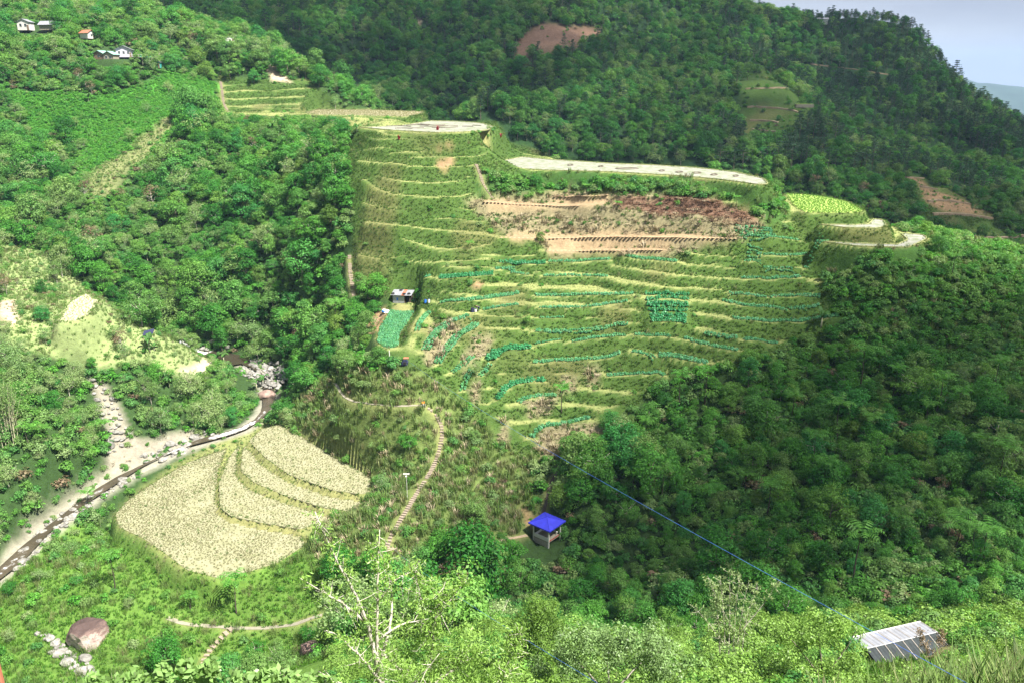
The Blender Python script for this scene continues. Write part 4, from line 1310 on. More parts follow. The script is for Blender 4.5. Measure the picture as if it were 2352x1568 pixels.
FAR_LEDGES = (([(1712, 204), (1760, 203), (1805, 202)], 'upper pale ledge on the distant terraced spur'), ([(1715, 245), (1790, 249), (1835, 257)], 'brown ledge left of the seedling bed on the distant spur'), ([(1722, 276), (1790, 281)], 'thin pale ledge below the seedling bed on the distant spur'),
               ([(1730, 298), (1812, 306)], 'lower pale ledge on the distant terraced spur'), ([(2078, 408), (2118, 410)], 'topmost tan ledge on the terraced nose at the right'), ([(2112, 428), (2150, 436)], 'second tan ledge on the terraced nose at the right'), ([(2128, 462), (2180, 460), (2228, 470)], 'broad tan ledge on the terraced nose at the right'),
               ([(2140, 490), (2200, 489), (2278, 500)], 'lower tan ledge on the terraced nose at the right'), ([(2232, 541), (2290, 546), (2350, 540)], 'pale ledge at the right edge below the terraced nose'), ([(1860, 148), (1950, 158), (2040, 172)], 'thin track crossing the mountain behind'))
FAR_W = [(trace(pl, 5, 270, 700, 3), lb) for pl, lb in FAR_LEDGES]
for w, lb in FAR_W: see(w)
SEE = np.array(SEE)
def keeps_view(p, rad, hgt):
    u, v, d = project(p)
    ut, vt, dt = project(p + np.stack([0 * hgt, 0 * hgt, hgt], -1))
    rw = FO * rad / d
    ok = np.ones(len(p), bool)
    for a, b, c in SEE:
        ok &= ~((np.abs(u - a) < rw) & (b > vt - 2) & (b < v) & (c > d + 1.0))
    return ok

# ------------------------------------------------------------------ trees
KIND_WORD = ['round-crowned leafy tree', 'round-crowned leafy tree', 'tall narrow leafy tree', 'flat-topped spreading tree', 'pale whitish-branched tree', 'pale whitish-branched tree',
             'brownish dry-leaved tree', 'bright lime-green tree', 'broad dark leafy tree', 'layered pine tree', 'layered pine tree']
def region(u, v, y):
    if y < 86: return 'on the near hill below the viewpoint'
    if u > 1880 and v < 800: return 'on the shrubby shoulder under the lowest paddy'
    if u > 1180 and v > 760: return 'in the shaded wood below the terraces'
    if v < 265 and u < 500: return 'around the hamlet on the upper left ridge'
    if u < 850 and v < 560: return 'in the wood under the hay field'
    if u < 860 and y > 195: return 'in the wood rising behind the river'
    if u < 600 and v < 1120: return 'on the sunny left bank of the river'
    if u < 860 and v > 1150: return 'in the meadow round the great boulder'
    if u < 1200 and v > 780: return 'among the tall grass by the long stairway'
    return 'among the terraces'

LAND = {'the blue-roofed pavilion': (1256, 1235), 'the long stairway': (990, 1090), 'the metal-roofed house': (2060, 1490), 'the tin shed': (930, 690), 'the lowest paddy': (2090, 555), 'the river pool': (560, 820),
        'the heap of river stones': (610, 865), 'the small dry field': (180, 705), 'the bamboo clump': (20, 950), 'the great boulder': (195, 1490), 'the big grain field': (470, 1200), 'the lilac house': (268, 130), 'the hay field': (840, 260),
        'the cracked paddy': (980, 292), 'the bare rock slide': (265, 950), 'the lowest vegetable row': (1290, 975), 'the lone banana plant': (1885, 750), 'the bright vine slope': (250, 300), 'the small bright tree': (1241, 545), 'the wooded knoll': (540, 110)}
def where(u, v):
    nm, (a, b) = min(LAND.items(), key=lambda q: math.hypot(q[1][0] - u, q[1][1] - v))
    dx, dy = u - a, v - b; d = math.hypot(dx, dy)
    w = 'just ' if d < 70 else '' if d < 170 else 'well ' if d < 330 else 'far '
    an = math.degrees(math.atan2(-dy, dx)) % 360
    return w + ['right of', 'up-right of', 'above', 'up-left of', 'left of', 'down-left of', 'below', 'down-right of'][int((an + 22.5) // 45) % 8] + ' ' + nm
PEND = {}
def pend(o, base, u, v, group):
    PEND.setdefault(base + ' ' + where(u, v), []).append((u, v, o)); o['group'] = group
ORD = ['first', 'second', 'third', 'fourth', 'fifth', 'sixth', 'seventh', 'eighth', 'ninth', 'tenth']
def settle():
    """things that share a description are told apart by their place in it"""
    for lb, L in PEND.items():
        L.sort(key=lambda q: q[0])
        n = len(L)
        for i, (u, v, o) in enumerate(L):
            if n == 1: o['label'] = lb
            elif n == 2: o['label'] = lb + (', left one' if i == 0 else ', right one')
            elif n <= 10: o['label'] = lb + (', leftmost' if i == 0 else ', rightmost' if i == n - 1 else ', ' + ORD[i] + ' from left')
            else: o['label'] = lb

def pick(z, n):
    r = nrg.random(n)
    out = np.zeros(n, int)
    w = {
     'forest': [.2, .17, .11, .13, .12, .09, .035, .035, .11], 'pale': [.05, .05, .05, .1, .35, .3, .1, 0, 0], 'scrub': [.1, .1, .1, .1, .3, .2, .1, 0, 0],
     'vine': [.1, .1, .1, .2, .2, .2, 0, .1, 0], 'shrub': [.2, .1, .1, .3, .05, .05, .05, .05, .1], 'reed': [.1, .1, .1, .1, .25, .25, .1, 0, 0], 'meadow': [.1, .1, .1, .1, .3, .3, 0, 0, 0],
     'fore': [.2, .15, .1, .1, .15, .1, 0, .1, .1],
    }
    for nm, ww in w.items():
        m = z == ZN[nm]
        c = np.cumsum(ww) / np.sum(ww)
        out[m] = np.searchsorted(c, r[m])
    return np.clip(out, 0, 8)

def thin(p, z, names, keep):
    m = np.isin(z, [ZN[n] for n in names])
    k = ~m | (nrg.random(len(p)) < keep)
    return p[k], z[k]

pf, zf = sample(-300, 300, 84, 396, 3.5, ['forest', 'vine', 'scrub', 'pale', 'shrub', 'reed', 'meadow'], cmax=.05, rmin=3.4)
pf, zf = thin(pf, zf, ['vine'], .05)
pf, zf = thin(pf, zf, ['scrub'], .06)
pf, zf = thin(pf, zf, ['pale'], .2)
pf, zf = thin(pf, zf, ['shrub'], .28)
pf, zf = thin(pf, zf, ['reed'], .05)
pf, zf = thin(pf, zf, ['meadow'], .06)
kf = pick(zf, len(pf))
u0_, v0_, d0_ = project(pf)
lb_ = (u0_ < 640) & (v0_ > 800) & (zf == ZN['forest']) & (nrg.random(len(pf)) < .75)
kf = np.where(lb_, nrg.choice([4, 5], len(pf)), kf)
rb_ = (u0_ > 1150) & (v0_ > 780) & (kf >= 4) & (kf <= 6) & (nrg.random(len(pf)) < .78)
kf = np.where(rb_, nrg.choice([0, 1, 3, 8], len(pf)), kf)
# clumping: stands of taller and lower wood
stand = vnoise(pf[:, 0], pf[:, 1], 16, 41) + .5 * vnoise(pf[:, 0], pf[:, 1], 7, 42)
sf = np.clip((.74 + .75 * stand) * np.exp(nrg.normal(0, .26, len(pf))), .3, 1.6)
u_, v_, d_ = project(pf)
sf = np.where((u_ > 1150) & (v_ > 780), sf * .68, sf)          # lower scrub wood on the shaded slope
sf = np.where(np.isin(zf, [ZN['shrub'], ZN['reed'], ZN['meadow']]), sf * .55, sf)
hh_ = np.array([t[2] for t in TREES])[kf] * sf
ok = keeps_view(pf, 2.6 * sf, hh_)
small = ~ok & (nrg.random(len(ok)) < .5)
pf, zf, kf, sf, hh_, u_, v_, d_ = [q[ok] for q in (pf, zf, kf, sf, hh_, u_, v_, d_)]
vis = visible(pf, hh_.mean() * .7) & (u_ > -20) & (u_ < 2372) & (v_ < 1600) & (v_ > -20)
app = np.where(vis, hh_ / d_, 0) * np.where(kf >= 4, 1.15, 1)
order = np.argsort(-app)
single = order[:300]
rest = order[300:]
rz_ = nrg.uniform(0, 6.283, len(pf))

def place_tree(kind, loc, s, rz, label, group, name='broadleaf_tree', sz=1.0):
    e = empty(name, loc, rz)
    e.scale = (s, s, s * sz)
    for nm, me in (('trunk', TREES[kind][0]), ('crown', TREES[kind][1])):
        o = bpy.data.objects.new(nm, me); COL.objects.link(o); o.parent = e
    return tag(e, label, 'tree', group)
for i in single:
    rg_ = region(u_[i], v_[i], pf[i, 1])
    lb = ('small ' if sf[i] < .6 else 'big ' if sf[i] > .95 else '') + KIND_WORD[kf[i]]
    e = place_tree(kf[i], pf[i] - [0, 0, .2], sf[i], rz_[i], lb + ' ' + rg_, 'trees ' + rg_)
    pend(e, lb, u_[i], v_[i] - 20, 'trees ' + rg_)

# the wood beyond the 300 largest, and the mountain forest behind
pm, zm = sample(-330, 420, 343, 720, 4.6, ['farforest'], margin=200, cmax=.6, rmin=0)
vm = visible(pm, 7)
pm = pm[vm]
um, vmm, dm = project(pm)
pm = pm[keeps_view(pm, np.full(len(pm), 2.6), np.full(len(pm), 6.0))]
um, vmm, dm = project(pm)
km = nrg.choice([0, 1, 2, 3, 8, 9, 10, 4], len(pm), p=[.2, .17, .12, .1, .13, .1, .1, .08])
hi = (um > 1650) & (vnoise(pm[:, 0], pm[:, 1], 60, 51) > -.1)
km = np.where(hi & (nrg.random(len(pm)) < .6), nrg.choice([9, 10], len(pm)), km)
sm = np.clip(.85 + .6 * vnoise(pm[:, 0], pm[:, 1], 30, 52) + nrg.normal(0, .12, len(pm)), .5, 1.3)
# young trees among the far terraces
pt_, zt_ = sample(-330, 420, 300, 560, 9, ['terrace', 'slip', 'bare'], margin=40)
fa = pt_[pt_[:, 1] > 345][::3]
AP = np.concatenate([pf[rest], pm, fa]); AR = nrg.uniform(0, 6.283, len(AP))
AS = np.concatenate([sf[rest], sm, np.full(len(fa), .35)]); AK = np.concatenate([kf[rest], km, np.zeros(len(fa), int)])
scatter('forest', AP - [0, 0, .25], AR, AS, AK, TREE_PROTO, 'dense green mountain forest behind and around the terraces', 'forest')
print('trees', len(pf), 'far', len(pm))

# pines standing out on the right skyline
for (a, b, y, s) in ((1905, 12, 650, 1.2), (1916, 10, 650, 1.3), (1890, 14, 650, .8), (1985, 28, 645, 1.3), (2085, 82, 622, 1.5), (2110, 98, 615, 1.4), (2130, 112, 608, 1.1), (2195, 168, 580, 1.5), (2205, 172, 578, 1.3), (2040, 62, 632, 1.1), (2062, 70, 628, .9), (2300, 240, 548, 1.1), (2335, 268, 530, 1.2)):
    PINE_N = globals().get('PINE_N', 0) + 1
    p = P(a, b, y); z = float(H(p[0], p[1]))
    place_tree(rnd.choice(PINES), (p[0], p[1], z - .3), s, rnd.uniform(0, 6), ('dark pine on the skyline ridge, ' + ['third in line from the left', 'fourth in line from the left', 'second in line from the left', 'beside the top of the ridge', 'tallest in the middle of the slope', 'just right of the tallest', 'second right of the tallest', 'tall one near the blue mountain', 'close companion of the tall one near the blue mountain', 'halfway down its upper part', 'small one before the tallest', 'low on the ridge', 'lowest at the right edge'][PINE_N - 1]), 'pines on the skyline ridge', 'pine_tree')

# single trees that stand out
def tree_at(ox, oy, ymin, ymax, kind, s, label, name='broadleaf_tree', sz=1.0):
    c = ground(np.array([ox]), np.array([oy]), ymin, ymax)[0]
    place_tree(kind, (c[0], c[1], c[2] - .2), s, rnd.uniform(0, 6), label, None, name, sz)
tree_at(1241, 560, 150, 260, 7, .42, 'small bright round tree alone on the edge of the tilled terrace')
tree_at(1095, 865, 120, 220, 4, .5, 'slim olive sapling standing between the curved vegetable rows')
tree_at(1065, 190, 250, 330, 4, .8, 'thin pale sapling at the right end of the top terraces', sz=1.3) if False else None
tree_at(768, 205, 250, 330, 4, .6, 'slender bare-looking sapling on the rim of the top terraces', sz=1.3)
for a, b, s, lb in ((455, 120, 1.3, 'big olive-green tree on the left of the wooded knoll above the terraces'), (500, 105, 1.55, 'tallest rounded tree on top of the wooded knoll'), (545, 110, 1.35, 'rounded tree right of the summit of the wooded knoll'), (590, 130, 1.2, 'tree on the right shoulder of the wooded knoll'),
                   (475, 150, 1.1, 'tree low on the left side of the wooded knoll'), (530, 155, 1.0, 'tree low in the middle of the wooded knoll'), (585, 165, .8, 'small tree low on the right of the wooded knoll')):
    tree_at(a, b + 35, 320, 392, rnd.choice([0, 1, 7]), s, lb)
tree_at(350, 170, 250, 345, 5, .9, 'pale feathery tree beside the houses on the ridge')
tree_at(145, 640, 150, 230, 4, 1.0, 'tall pale tree at the upper edge of the small dry field', sz=1.3)
tree_at(1980, 745, 120, 200, 3, .5, 'flat bush-like tree next to the lone banana plant') if False else None

# tree ferns
FERN_O = [(595, 668), (577, 690), (430, 640), (300, 630), (770, 690), (775, 745), (570, 745), (100, 1010), (70, 1025), (205, 1150), (1500, 1070), (1525, 1080), (1455, 1115), (1520, 1140), (1690, 1115), (1710, 1110), (1860, 1080), (1920, 1000), (1970, 895), (1995, 990), (2125, 975), (2150, 950), (2195, 965), (2240, 1060), (2190, 1225), (2195, 1250), (2230, 1265), (2255, 1285), (1960, 1340), (2100, 690), (2180, 640), (2050, 905),
          (1620, 915), (1560, 930), (1290, 650 * 0 + 940), (440, 1390), (265, 1350), (545, 1395), (1080, 560), (1480, 1010), (1760, 1180), (2290, 1120), (2060, 1210), (1890, 1130), (240, 1000), (1640, 1150), (1815, 960), (2280, 900), (1420, 470), (1345, 445), (1690, 470)]
fern_regions = lambda u, v, y: region(u, v, y)
for a, b in FERN_O:
    c = ground(np.array([a]), np.array([b + 12]), 60, 300)[0]
    k = rnd.randrange(3)
    e = empty('tree_fern', (c[0], c[1], c[2] - .1), rnd.uniform(0, 6))
    s = rnd.uniform(1.15, 1.75)
    if a < 1800 and b < 700 and a > 1000: s *= .6
    e.scale = (s, s, s * (1.5 if b > 780 else 1.1))
    for nm, me in zip(('trunk', 'fronds'), FERNS[k]):
        o = bpy.data.objects.new(nm, me); COL.objects.link(o); o.parent = e
    rg_ = region(a, b, c[1])
    tag(e, 'star-shaped bright green tree fern ' + rg_, 'tree fern', 'tree ferns ' + rg_)
    pend(e, 'star-shaped tree fern', a, b, 'tree ferns ' + rg_)

# banana plants
BAN = {'in the clump below the upper left houses': [(400, 268), (412, 255), (425, 265), (440, 262), (452, 255), (430, 285), (445, 283), (420, 245), (460, 275)],
       'on the slope just under the hay field': [(625, 305), (640, 310), (612, 308)],
       'beside the left edge of the upper terraces': [(735, 372), (752, 385), (765, 360), (745, 405), (800, 330), (765, 290), (820, 300)],
       'on the sunny bank near the river pool': [(355, 800), (345, 805), (378, 870), (390, 885), (500, 825), (515, 830), (590, 890), (605, 880)],
       'at the lower right end of the vegetable rows': [(1885, 752)],
       'in the wood left of the river bend': [(305, 690), (420, 695), (205, 235), (340, 600)]}
for rg_, L in BAN.items():
    for a, b in L:
        c = ground(np.array([a]), np.array([b + 6]), 90, 345)[0]
        e = empty('banana_plant', (c[0], c[1], c[2]), rnd.uniform(0, 6))
        s = rnd.uniform(.8, 1.15)
        e.scale = (s, s, s)
        for nm, me in zip(('stem', 'leaves'), BANANAS[rnd.randrange(3)]):
            o = bpy.data.objects.new(nm, me); COL.objects.link(o); o.parent = e
        tag(e, ('lone banana plant with big drooping leaves ' if len(L) == 1 else 'banana plant with big drooping leaves ') + rg_, 'banana plant', 'banana plants ' + rg_)
        if len(L) > 1: pend(e, 'big-leaved banana plant', a, b, 'banana plants ' + rg_)

# bamboo at the left edge
def bamboo():
    c = ground(np.array([18]), np.array([1015]), 100, 200)[0]
    e = empty('bamboo_clump', c)
    r = random.Random(5)
    base = None
    for i in range(26):
        a, q = r.uniform(0, 6.28), r.random() ** .5 * 1.8
        x, y = math.cos(a) * q, math.sin(a) * q
        h = r.uniform(9, 13)
        mb = MB(); mb.tube([(x, y, -.5), (x * 1.2, y * 1.2, h * .5), (x * 2.1, y * 2.1, h)], [.07, .06, .02], 5)
        mb.build('stem', M['bamboo'], e)
    rg = np.random.default_rng(8)
    n = 3600
    C = rg.normal(size=(n, 3)) * np.array([2.6, 2.2, 2.4]) + np.array([0, 0, 10.5])
    V, F = leaves_np(C, rg.normal(size=(n, 3)) + np.array([0, 0, .6]), .26 * rg.uniform(.6, 1.3, n), .07, rg)
    o = bpy.data.objects.new('leaves', fast_mesh('leaves', V, F, M['sparse'])); COL.objects.link(o); o.parent = e
    tag(e, 'clump of tall pale bamboo stems at the left edge', 'bamboo')
bamboo()

# red cordyline shrubs on the terrace lips
for a, b, lb in ((1005, 300, 'small red-leaved shrub on the near rim of the cracked paddy'), (917, 326, 'small red-leaved shrub on the ledge below the cracked paddy'), (1150, 322, 'tiny red-leaved shrub at the right end of the ledge path')):
    c = ground(np.array([a]), np.array([b]), 150, 300)[0]
    o = bpy.data.objects.new('red_shrub', blades_mesh('red_shrub', 300 + a, 22, 1.2, .12, .3, 'redleaf', .5)); COL.objects.link(o)
    o.location = c
    tag(o, lb, 'shrub')

# ------------------------------------------------------------------ undergrowth, grass, reeds
def bulk(parts):
    return [np.concatenate(q) for q in zip(*parts)]
U = []
def add_bush(names, st, smin, smax, picks, probs, keep=1.0, cmax=.3, box=(-300, 300, 84, 396), rmin=3.6, guard=True, near=0):
    p, z = sample(*box, st, names, cmax=cmax, rmin=rmin)
    if near:
        p = p[zone_at(p[:, 0], p[:, 1])[2] < near]
    k = nrg.random(len(p)) < keep * (np.clip(.55 + 2.2 * vnoise(p[:, 0], p[:, 1], 9, 66), .1, 1.3) if 'terrace' in names else 1)
    p = p[k]
    s = nrg.uniform(smin, smax, len(p)) * (1 + .5 * vnoise(p[:, 0], p[:, 1], 8, 61))
    if guard:
        g = keeps_view(p, .7 * s, 1.2 * s)
        p, s = p[g], s[g]
    U.append((p - [0, 0, .15], nrg.uniform(0, 6.28, len(p)), s, nrg.choice(picks, len(p), p=probs)))
add_bush(['forest'], 1.7, .7, 1.8, [0, 1, 2, 3, 4, 5], [.28, .22, .18, .2, .09, .03])
add_bush(['shrub'], 1.3, .7, 1.6, [0, 1, 2, 4, 3], [.3, .25, .25, .12, .08])
add_bush(['vine'], .95, .5, 1.15, [4, 0, 2], [.88, .06, .06])
add_bush(['scrub', 'pale'], 2.4, .5, 1.1, [3, 1, 5], [.6, .3, .1], .6)
add_bush(['reed'], 2.2, .6, 1.3, [3, 1, 0, 5], [.35, .3, .2, .15], .75)
add_bush(['meadow'], 3.2, .6, 1.5, [1, 0, 3, 4], [.3, .3, .2, .2], .55)
add_bush(['terrace'], 2.6, .35, .95, [1, 0, 3, 4], [.35, .25, .25, .15], .42, .15)
add_bush(['wheat'], 3.0, .3, .7, [1, 3], [.5, .5], .4, .05)
add_bush(['dry', 'reddry'], 2.6, .3, .9, [1, 0, 5], [.45, .3, .25], .45, .3)
add_bush(['rock', 'bare', 'mudbank'], 2.0, .3, .9, [1, 3, 4], [.4, .3, .3], .4, rmin=1.4, guard=False)
add_bush(['rivers', 'wheat', 'meadow', 'forest', 'rock'], 1.3, .35, .9, [1, 3, 4, 0], [.35, .3, .2, .15], .45, rmin=1.5, guard=False, near=4.2)
add_bush(['farslip', 'terrace', 'bare'], 3.6, .5, 1.4, [0, 1, 3, 5], [.35, .3, .2, .15], .4, .6, (-330, 420, 346, 560), 0, False)
add_bush(['farforest'], 5.0, 1.6, 3.0, [0, 1, 2, 3], [.35, .3, .25, .1], .6, .6, (-330, 420, 343, 520), 0, False)
add_bush(['fore'], 1.5, .8, 1.7, [7, 6, 8], [.35, .4, .25], .9, .6, (-80, 90, 34, 90), 0, True)
q_ = ground(np.array([1085, 1100, 1112, 1122, 1130, 1136, 1128, 1118]), np.array([309, 309, 310, 310, 306, 300, 314, 318]), 180, 300)
U.append((q_, nrg.uniform(0, 6, len(q_)), nrg.uniform(.5, .9, len(q_)), np.array([1, 0, 1, 3, 0, 1, 0, 1])))
p, r, s, k = bulk(U)
scatter('undergrowth', p, r, s, k, BUSH_PROTO, 'low leafy bushes and creepers covering the slopes', 'undergrowth')

G = []
def add_grass(names, st, smin, smax, picks, probs, keep=1.0, cmax=2., box=(-235, 200, 84, 396), rmin=3.0, guard=0, steep=0):
    p, z = sample(*box, st, names, margin=40, cmax=cmax, rmin=rmin)
    k = nrg.random(len(p)) < keep
    p = p[k]
    v = visible(p, .8)
    p = p[v]
    if steep:
        p = p[zone_at(p[:, 0], p[:, 1])[3] > steep]
    s = nrg.uniform(smin, smax, len(p))
    if guard:
        g = keeps_view(p, .5 * s, guard * s)
        p, s = p[g], s[g]
    G.append((p - [0, 0, .03], nrg.uniform(0, 6.28, len(p)), s, nrg.choice(picks, len(p), p=probs)))
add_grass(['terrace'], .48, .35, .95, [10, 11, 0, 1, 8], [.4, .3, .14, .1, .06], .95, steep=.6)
add_grass(['terrace'], .65, .25, .5, [3, 0], [.35, .65], .6)
add_grass(['scrub', 'pale'], .8, .6, 1.3, [0, 1, 3, 8], [.4, .33, .15, .12], .9)
add_grass(['meadow'], .7, .7, 1.5, [2, 1, 8], [.6, .3, .1], .95, guard=.5)
add_grass(['reed'], .85, .6, 1.3, [6, 7, 8, 9, 2], [.35, .25, .2, .1, .1], .95, guard=1.2)
add_grass(['shrub'], 1.6, .6, 1.2, [6, 7, 9], [.5, .4, .1], .7)
add_grass(['dry'], .7, .7, 1.5, [4, 3, 1, 9, 10], [.45, .15, .16, .06, .18], .85)
add_grass(['reddry'], .7, .8, 1.6, [5, 4], [.8, .2], .9)
add_grass(['wheat'], .55, .35, .8, [3, 0], [.55, .45], .9)
add_grass(['bare', 'mudbank', 'rock', 'slip'], 1.2, .5, 1.2, [1, 3, 4], [.4, .3, .3], .4)
add_grass(['fore'], .7, .7, 1.2, [2, 1, 8], [.6, .3, .1], .8, 2., (-60, 80, 20, 90), 0)
p, r, s, k = bulk(G)
print('grass', len(p))
scatter('grass', p, r, s, k, GRASS_PROTO, 'rough grass, straw and reeds over the terraces and meadows', 'grass')

# stubble standing in the big grain field
w = FW['wheat']; x0, y0 = w[:, :2].min(0); x1, y1 = w[:, :2].max(0)
xs = np.arange(x0, x1, .36); ys = np.arange(y0, y1, .36)
X, Y = np.meshgrid(xs, ys); X = (X + nrg.uniform(-.2, .2, X.shape)).ravel(); Y = (Y + nrg.uniform(-.2, .2, Y.shape)).ravel()
m = inpoly(X, Y, [tuple(q) for q in w[:, :2]]) & (nrg.random(len(X)) < np.clip(.75 + 1.2 * vnoise(X, Y, 5, 81), .2, 1))
X, Y = X[m], Y[m]
ZG = np.full(len(X), 22.0)
for tk in ('tier_a', 'tier_b', 'tier_c'):
    w = FW[tk]; x0, y0 = w[:, :2].min(0); x1, y1 = w[:, :2].max(0)
    X2, Y2 = np.meshgrid(np.arange(x0, x1, .5), np.arange(y0, y1, .5)); X2 = (X2 + nrg.uniform(-.25, .25, X2.shape)).ravel(); Y2 = (Y2 + nrg.uniform(-.25, .25, Y2.shape)).ravel()
    m = inpoly(X2, Y2, [tuple(q) for q in w[:, :2]])
    X = np.concatenate([X, X2[m]]); Y = np.concatenate([Y, Y2[m]]); ZG = np.concatenate([ZG, np.full(m.sum(), FIELDS[tk][1])])
scatter('standing_grain', np.stack([X, Y, ZG], -1), nrg.uniform(0, 6.28, len(X)), nrg.uniform(.25, .55, len(X)), nrg.choice([3, 8, 0], len(X), p=[.93, .01, .06]), GRASS_PROTO, 'ripe straw-coloured grain standing in the big field', 'grain')
# short crop on the small fields
sp = []
for k, st, pk in (('hay', .8, 3), ('green', .6, 2), ('pale', .8, 3)):
    w = FW[k]; x0, y0 = w[:, :2].min(0); x1, y1 = w[:, :2].max(0)
    X, Y = np.meshgrid(np.arange(x0, x1, st), np.arange(y0, y1, st)); X = (X + nrg.uniform(-.3, .3, X.shape)).ravel(); Y = (Y + nrg.uniform(-.3, .3, Y.shape)).ravel()
    m = inpoly(X, Y, [tuple(q) for q in w[:, :2]])
    X, Y = X[m], Y[m]
    sp.append((np.stack([X, Y, np.full(len(X), FIELDS[k][1])], -1), nrg.uniform(0, 6.28, len(X)), nrg.uniform(.35, .7, len(X)), np.full(len(X), pk)))
for k, w in FW.items():
    e_ = resample(np.concatenate([w, w[:1]]), .35)
    e_ = e_ + nrg.normal(0, .28, e_.shape) * np.array([1, 1, 0])
    e_[:, 2] = H(e_[:, 0], e_[:, 1])
    sp.append((e_, nrg.uniform(0, 6.28, len(e_)), nrg.uniform(.3, .75, len(e_)), nrg.choice([0, 1, 3], len(e_))))
p, r, s, k = bulk(sp)
scatter('short_grass', p, r, s, k, GRASS_PROTO, 'short blades growing on the small level fields', 'grass')

# ------------------------------------------------------------------ vegetables
CP_ = []; CS_ = []; CK_ = []
for w, n, s in ROWS_W:
    q = resample(w, .42 * s)
    tg = np.gradient(q[:, :2], axis=0); tg /= np.linalg.norm(tg, axis=1)[:, None] + 1e-9
    nm = np.stack([-tg[:, 1], tg[:, 0]], -1)
    for k in range(n):
        off = (k - (n - 1) / 2) * .72
        x = q[:, 0] + nm[:, 0] * off + nrg.normal(0, .06, len(q)); y = q[:, 1] + nm[:, 1] * off + nrg.normal(0, .06, len(q))
        g = nrg.random(len(q)) < .93
        x, y = x[g], y[g]
        CP_.append(np.stack([x, y, H(x, y)], -1)); CS_.append(s * 1.15 * nrg.uniform(.75, 1.25, len(x))); CK_.append(np.where(s > 1.05, 2, nrg.integers(0, 2, len(x))))
w = FW['plot']; x0, y0 = w[:, :2].min(0); x1, y1 = w[:, :2].max(0)
X, Y = np.meshgrid(np.arange(x0, x1, .5), np.arange(y0, y1, .5)); X = (X + nrg.uniform(-.1, .1, X.shape)).ravel(); Y = (Y + nrg.uniform(-.1, .1, Y.shape)).ravel()
m = inpoly(X, Y, [tuple(q) for q in w[:, :2]])
CP_.append(np.stack([X[m], Y[m], np.full(m.sum(), 46.5)], -1)); CS_.append(nrg.uniform(.8, 1.1, m.sum())); CK_.append(nrg.integers(0, 2, m.sum()))
CPt, CSt, CKt = np.concatenate(CP_), np.concatenate(CS_), np.concatenate(CK_)
u, v, d = project(CPt)
app = CSt / d
od = np.argsort(-app)
print('crops', len(CPt))
for i in od[:300]:
    o = bpy.data.objects.new('vegetable_plant', CROPS[CKt[i]]); COL.objects.link(o)
    o.location = CPt[i]; o.rotation_euler = (0, 0, rnd.uniform(0, 6)); o.scale = (CSt[i],) * 3
    ew = where(u[i], v[i])
    rw = 'in the plot below the tin shed' if u[i] < 955 and v[i] < 805 else ('in the lowest curved rows' if v[i] > 790 else 'in the middle terrace rows')
    tag(o, 'teal-green vegetable plant ' + rw + ', ' + ew, 'vegetable', 'vegetables ' + rw + ', ' + ew)
rs = od[300:]
scatter('vegetable_rows', CPt[rs], nrg.uniform(0, 6.28, len(rs)), CSt[rs], CKt[rs], CROP_PROTO, 'teal-green rows of vegetables along the terrace ledges', 'vegetables')

# tilled beds: short ridges of ochre soil side by side
def ridge_mesh():
    mb = MB()
    n = 8
    V = []; F = []
    for i in range(n + 1):
        t = i / n
        k = math.sin(min(1, t * 1.0) * math.pi) ** .35 if 0 < i < n else .2
        V += [(-.30, t - .5, 0), (-.12, t - .5, .05 * k), (.12, t - .5, .05 * k), (.30, t - .5, 0)]
        if i:
            q = (i - 1) * 4
            F += [(q + j, q + j + 1, q + j + 5, q + j + 4) for j in range(3)]
    o = mesh_obj('soil_ridge', V, F, M['tilled'], link=False)
    me = o.data; bpy.data.objects.remove(o)
    return me
RIDGE = ridge_mesh()
for pl, dep, lb in (([(1112, 464), (1250, 474), (1330, 473)], 2.6, 'ochre tilled bed of short soil ridges left of the dry straw'), ([(1275, 455), (1395, 452)], 2.4, 'upper ochre tilled bed under the bushes of the long paddy'),
                    ([(1152, 546), (1240, 549)], 2.0, 'ochre tilled bed left of the small bright tree'), ([(1255, 548), (1420, 545), (1560, 546), (1690, 550)], 2.4, 'long ochre tilled bed right of the small bright tree'), ([(1262, 577), (1400, 577), (1520, 575)], 1.8, 'lowest ochre tilled bed above the vegetable rows')):
    w = resample(trace(pl, 5, 120, 280), .95)
    e = empty('tilled_bed', w[len(w) // 2])
    tag(e, lb, 'garden bed')
    tg = np.gradient(w[:, :2], axis=0)
    for i, p in enumerate(w):
        o = bpy.data.objects.new('soil_ridge', RIDGE); COL.objects.link(o); o.parent = e
        o.location = Vector(p) - e.location + Vector((0, 0, .03))
        o.rotation_euler = (0, 0, math.atan2(tg[i, 1], tg[i, 0]) + R(-14) + rnd.uniform(-.06, .06))
        o.scale = (1, dep * .62, 1)

# ------------------------------------------------------------------ paths and stairs
def ribbon(name, w, hw, th, mat, label):
    w = resample(w, .8)
    tg = np.gradient(w[:, :2], axis=0); tg /= np.linalg.norm(tg, axis=1)[:, None] + 1e-9
    nm = np.stack([-tg[:, 1], tg[:, 0]], -1)
    z = np.maximum(H(w[:, 0], w[:, 1]), w[:, 2]) + .06
    V = []; F = []
    for i in range(len(w)):
        k = 1 + .12 * math.sin(i * .9)
        a = w[i, :2] + nm[i] * hw * k; b = w[i, :2] - nm[i] * hw * k
        V += [(a[0], a[1], z[i]), (b[0], b[1], z[i]), (b[0], b[1], z[i] - th), (a[0], a[1], z[i] - th)]
        if i:
            q = (i - 1) * 4
            F += [(q + j, q + (j + 1) % 4, q + 4 + (j + 1) % 4, q + 4 + j) for j in range(4)]
    n = len(V)
    F += [(3, 2, 1, 0), (n - 4, n - 3, n - 2, n - 1)]
    o = mesh_obj(name, V, F, mat)
    return tag(o, label, 'path', kind='structure')
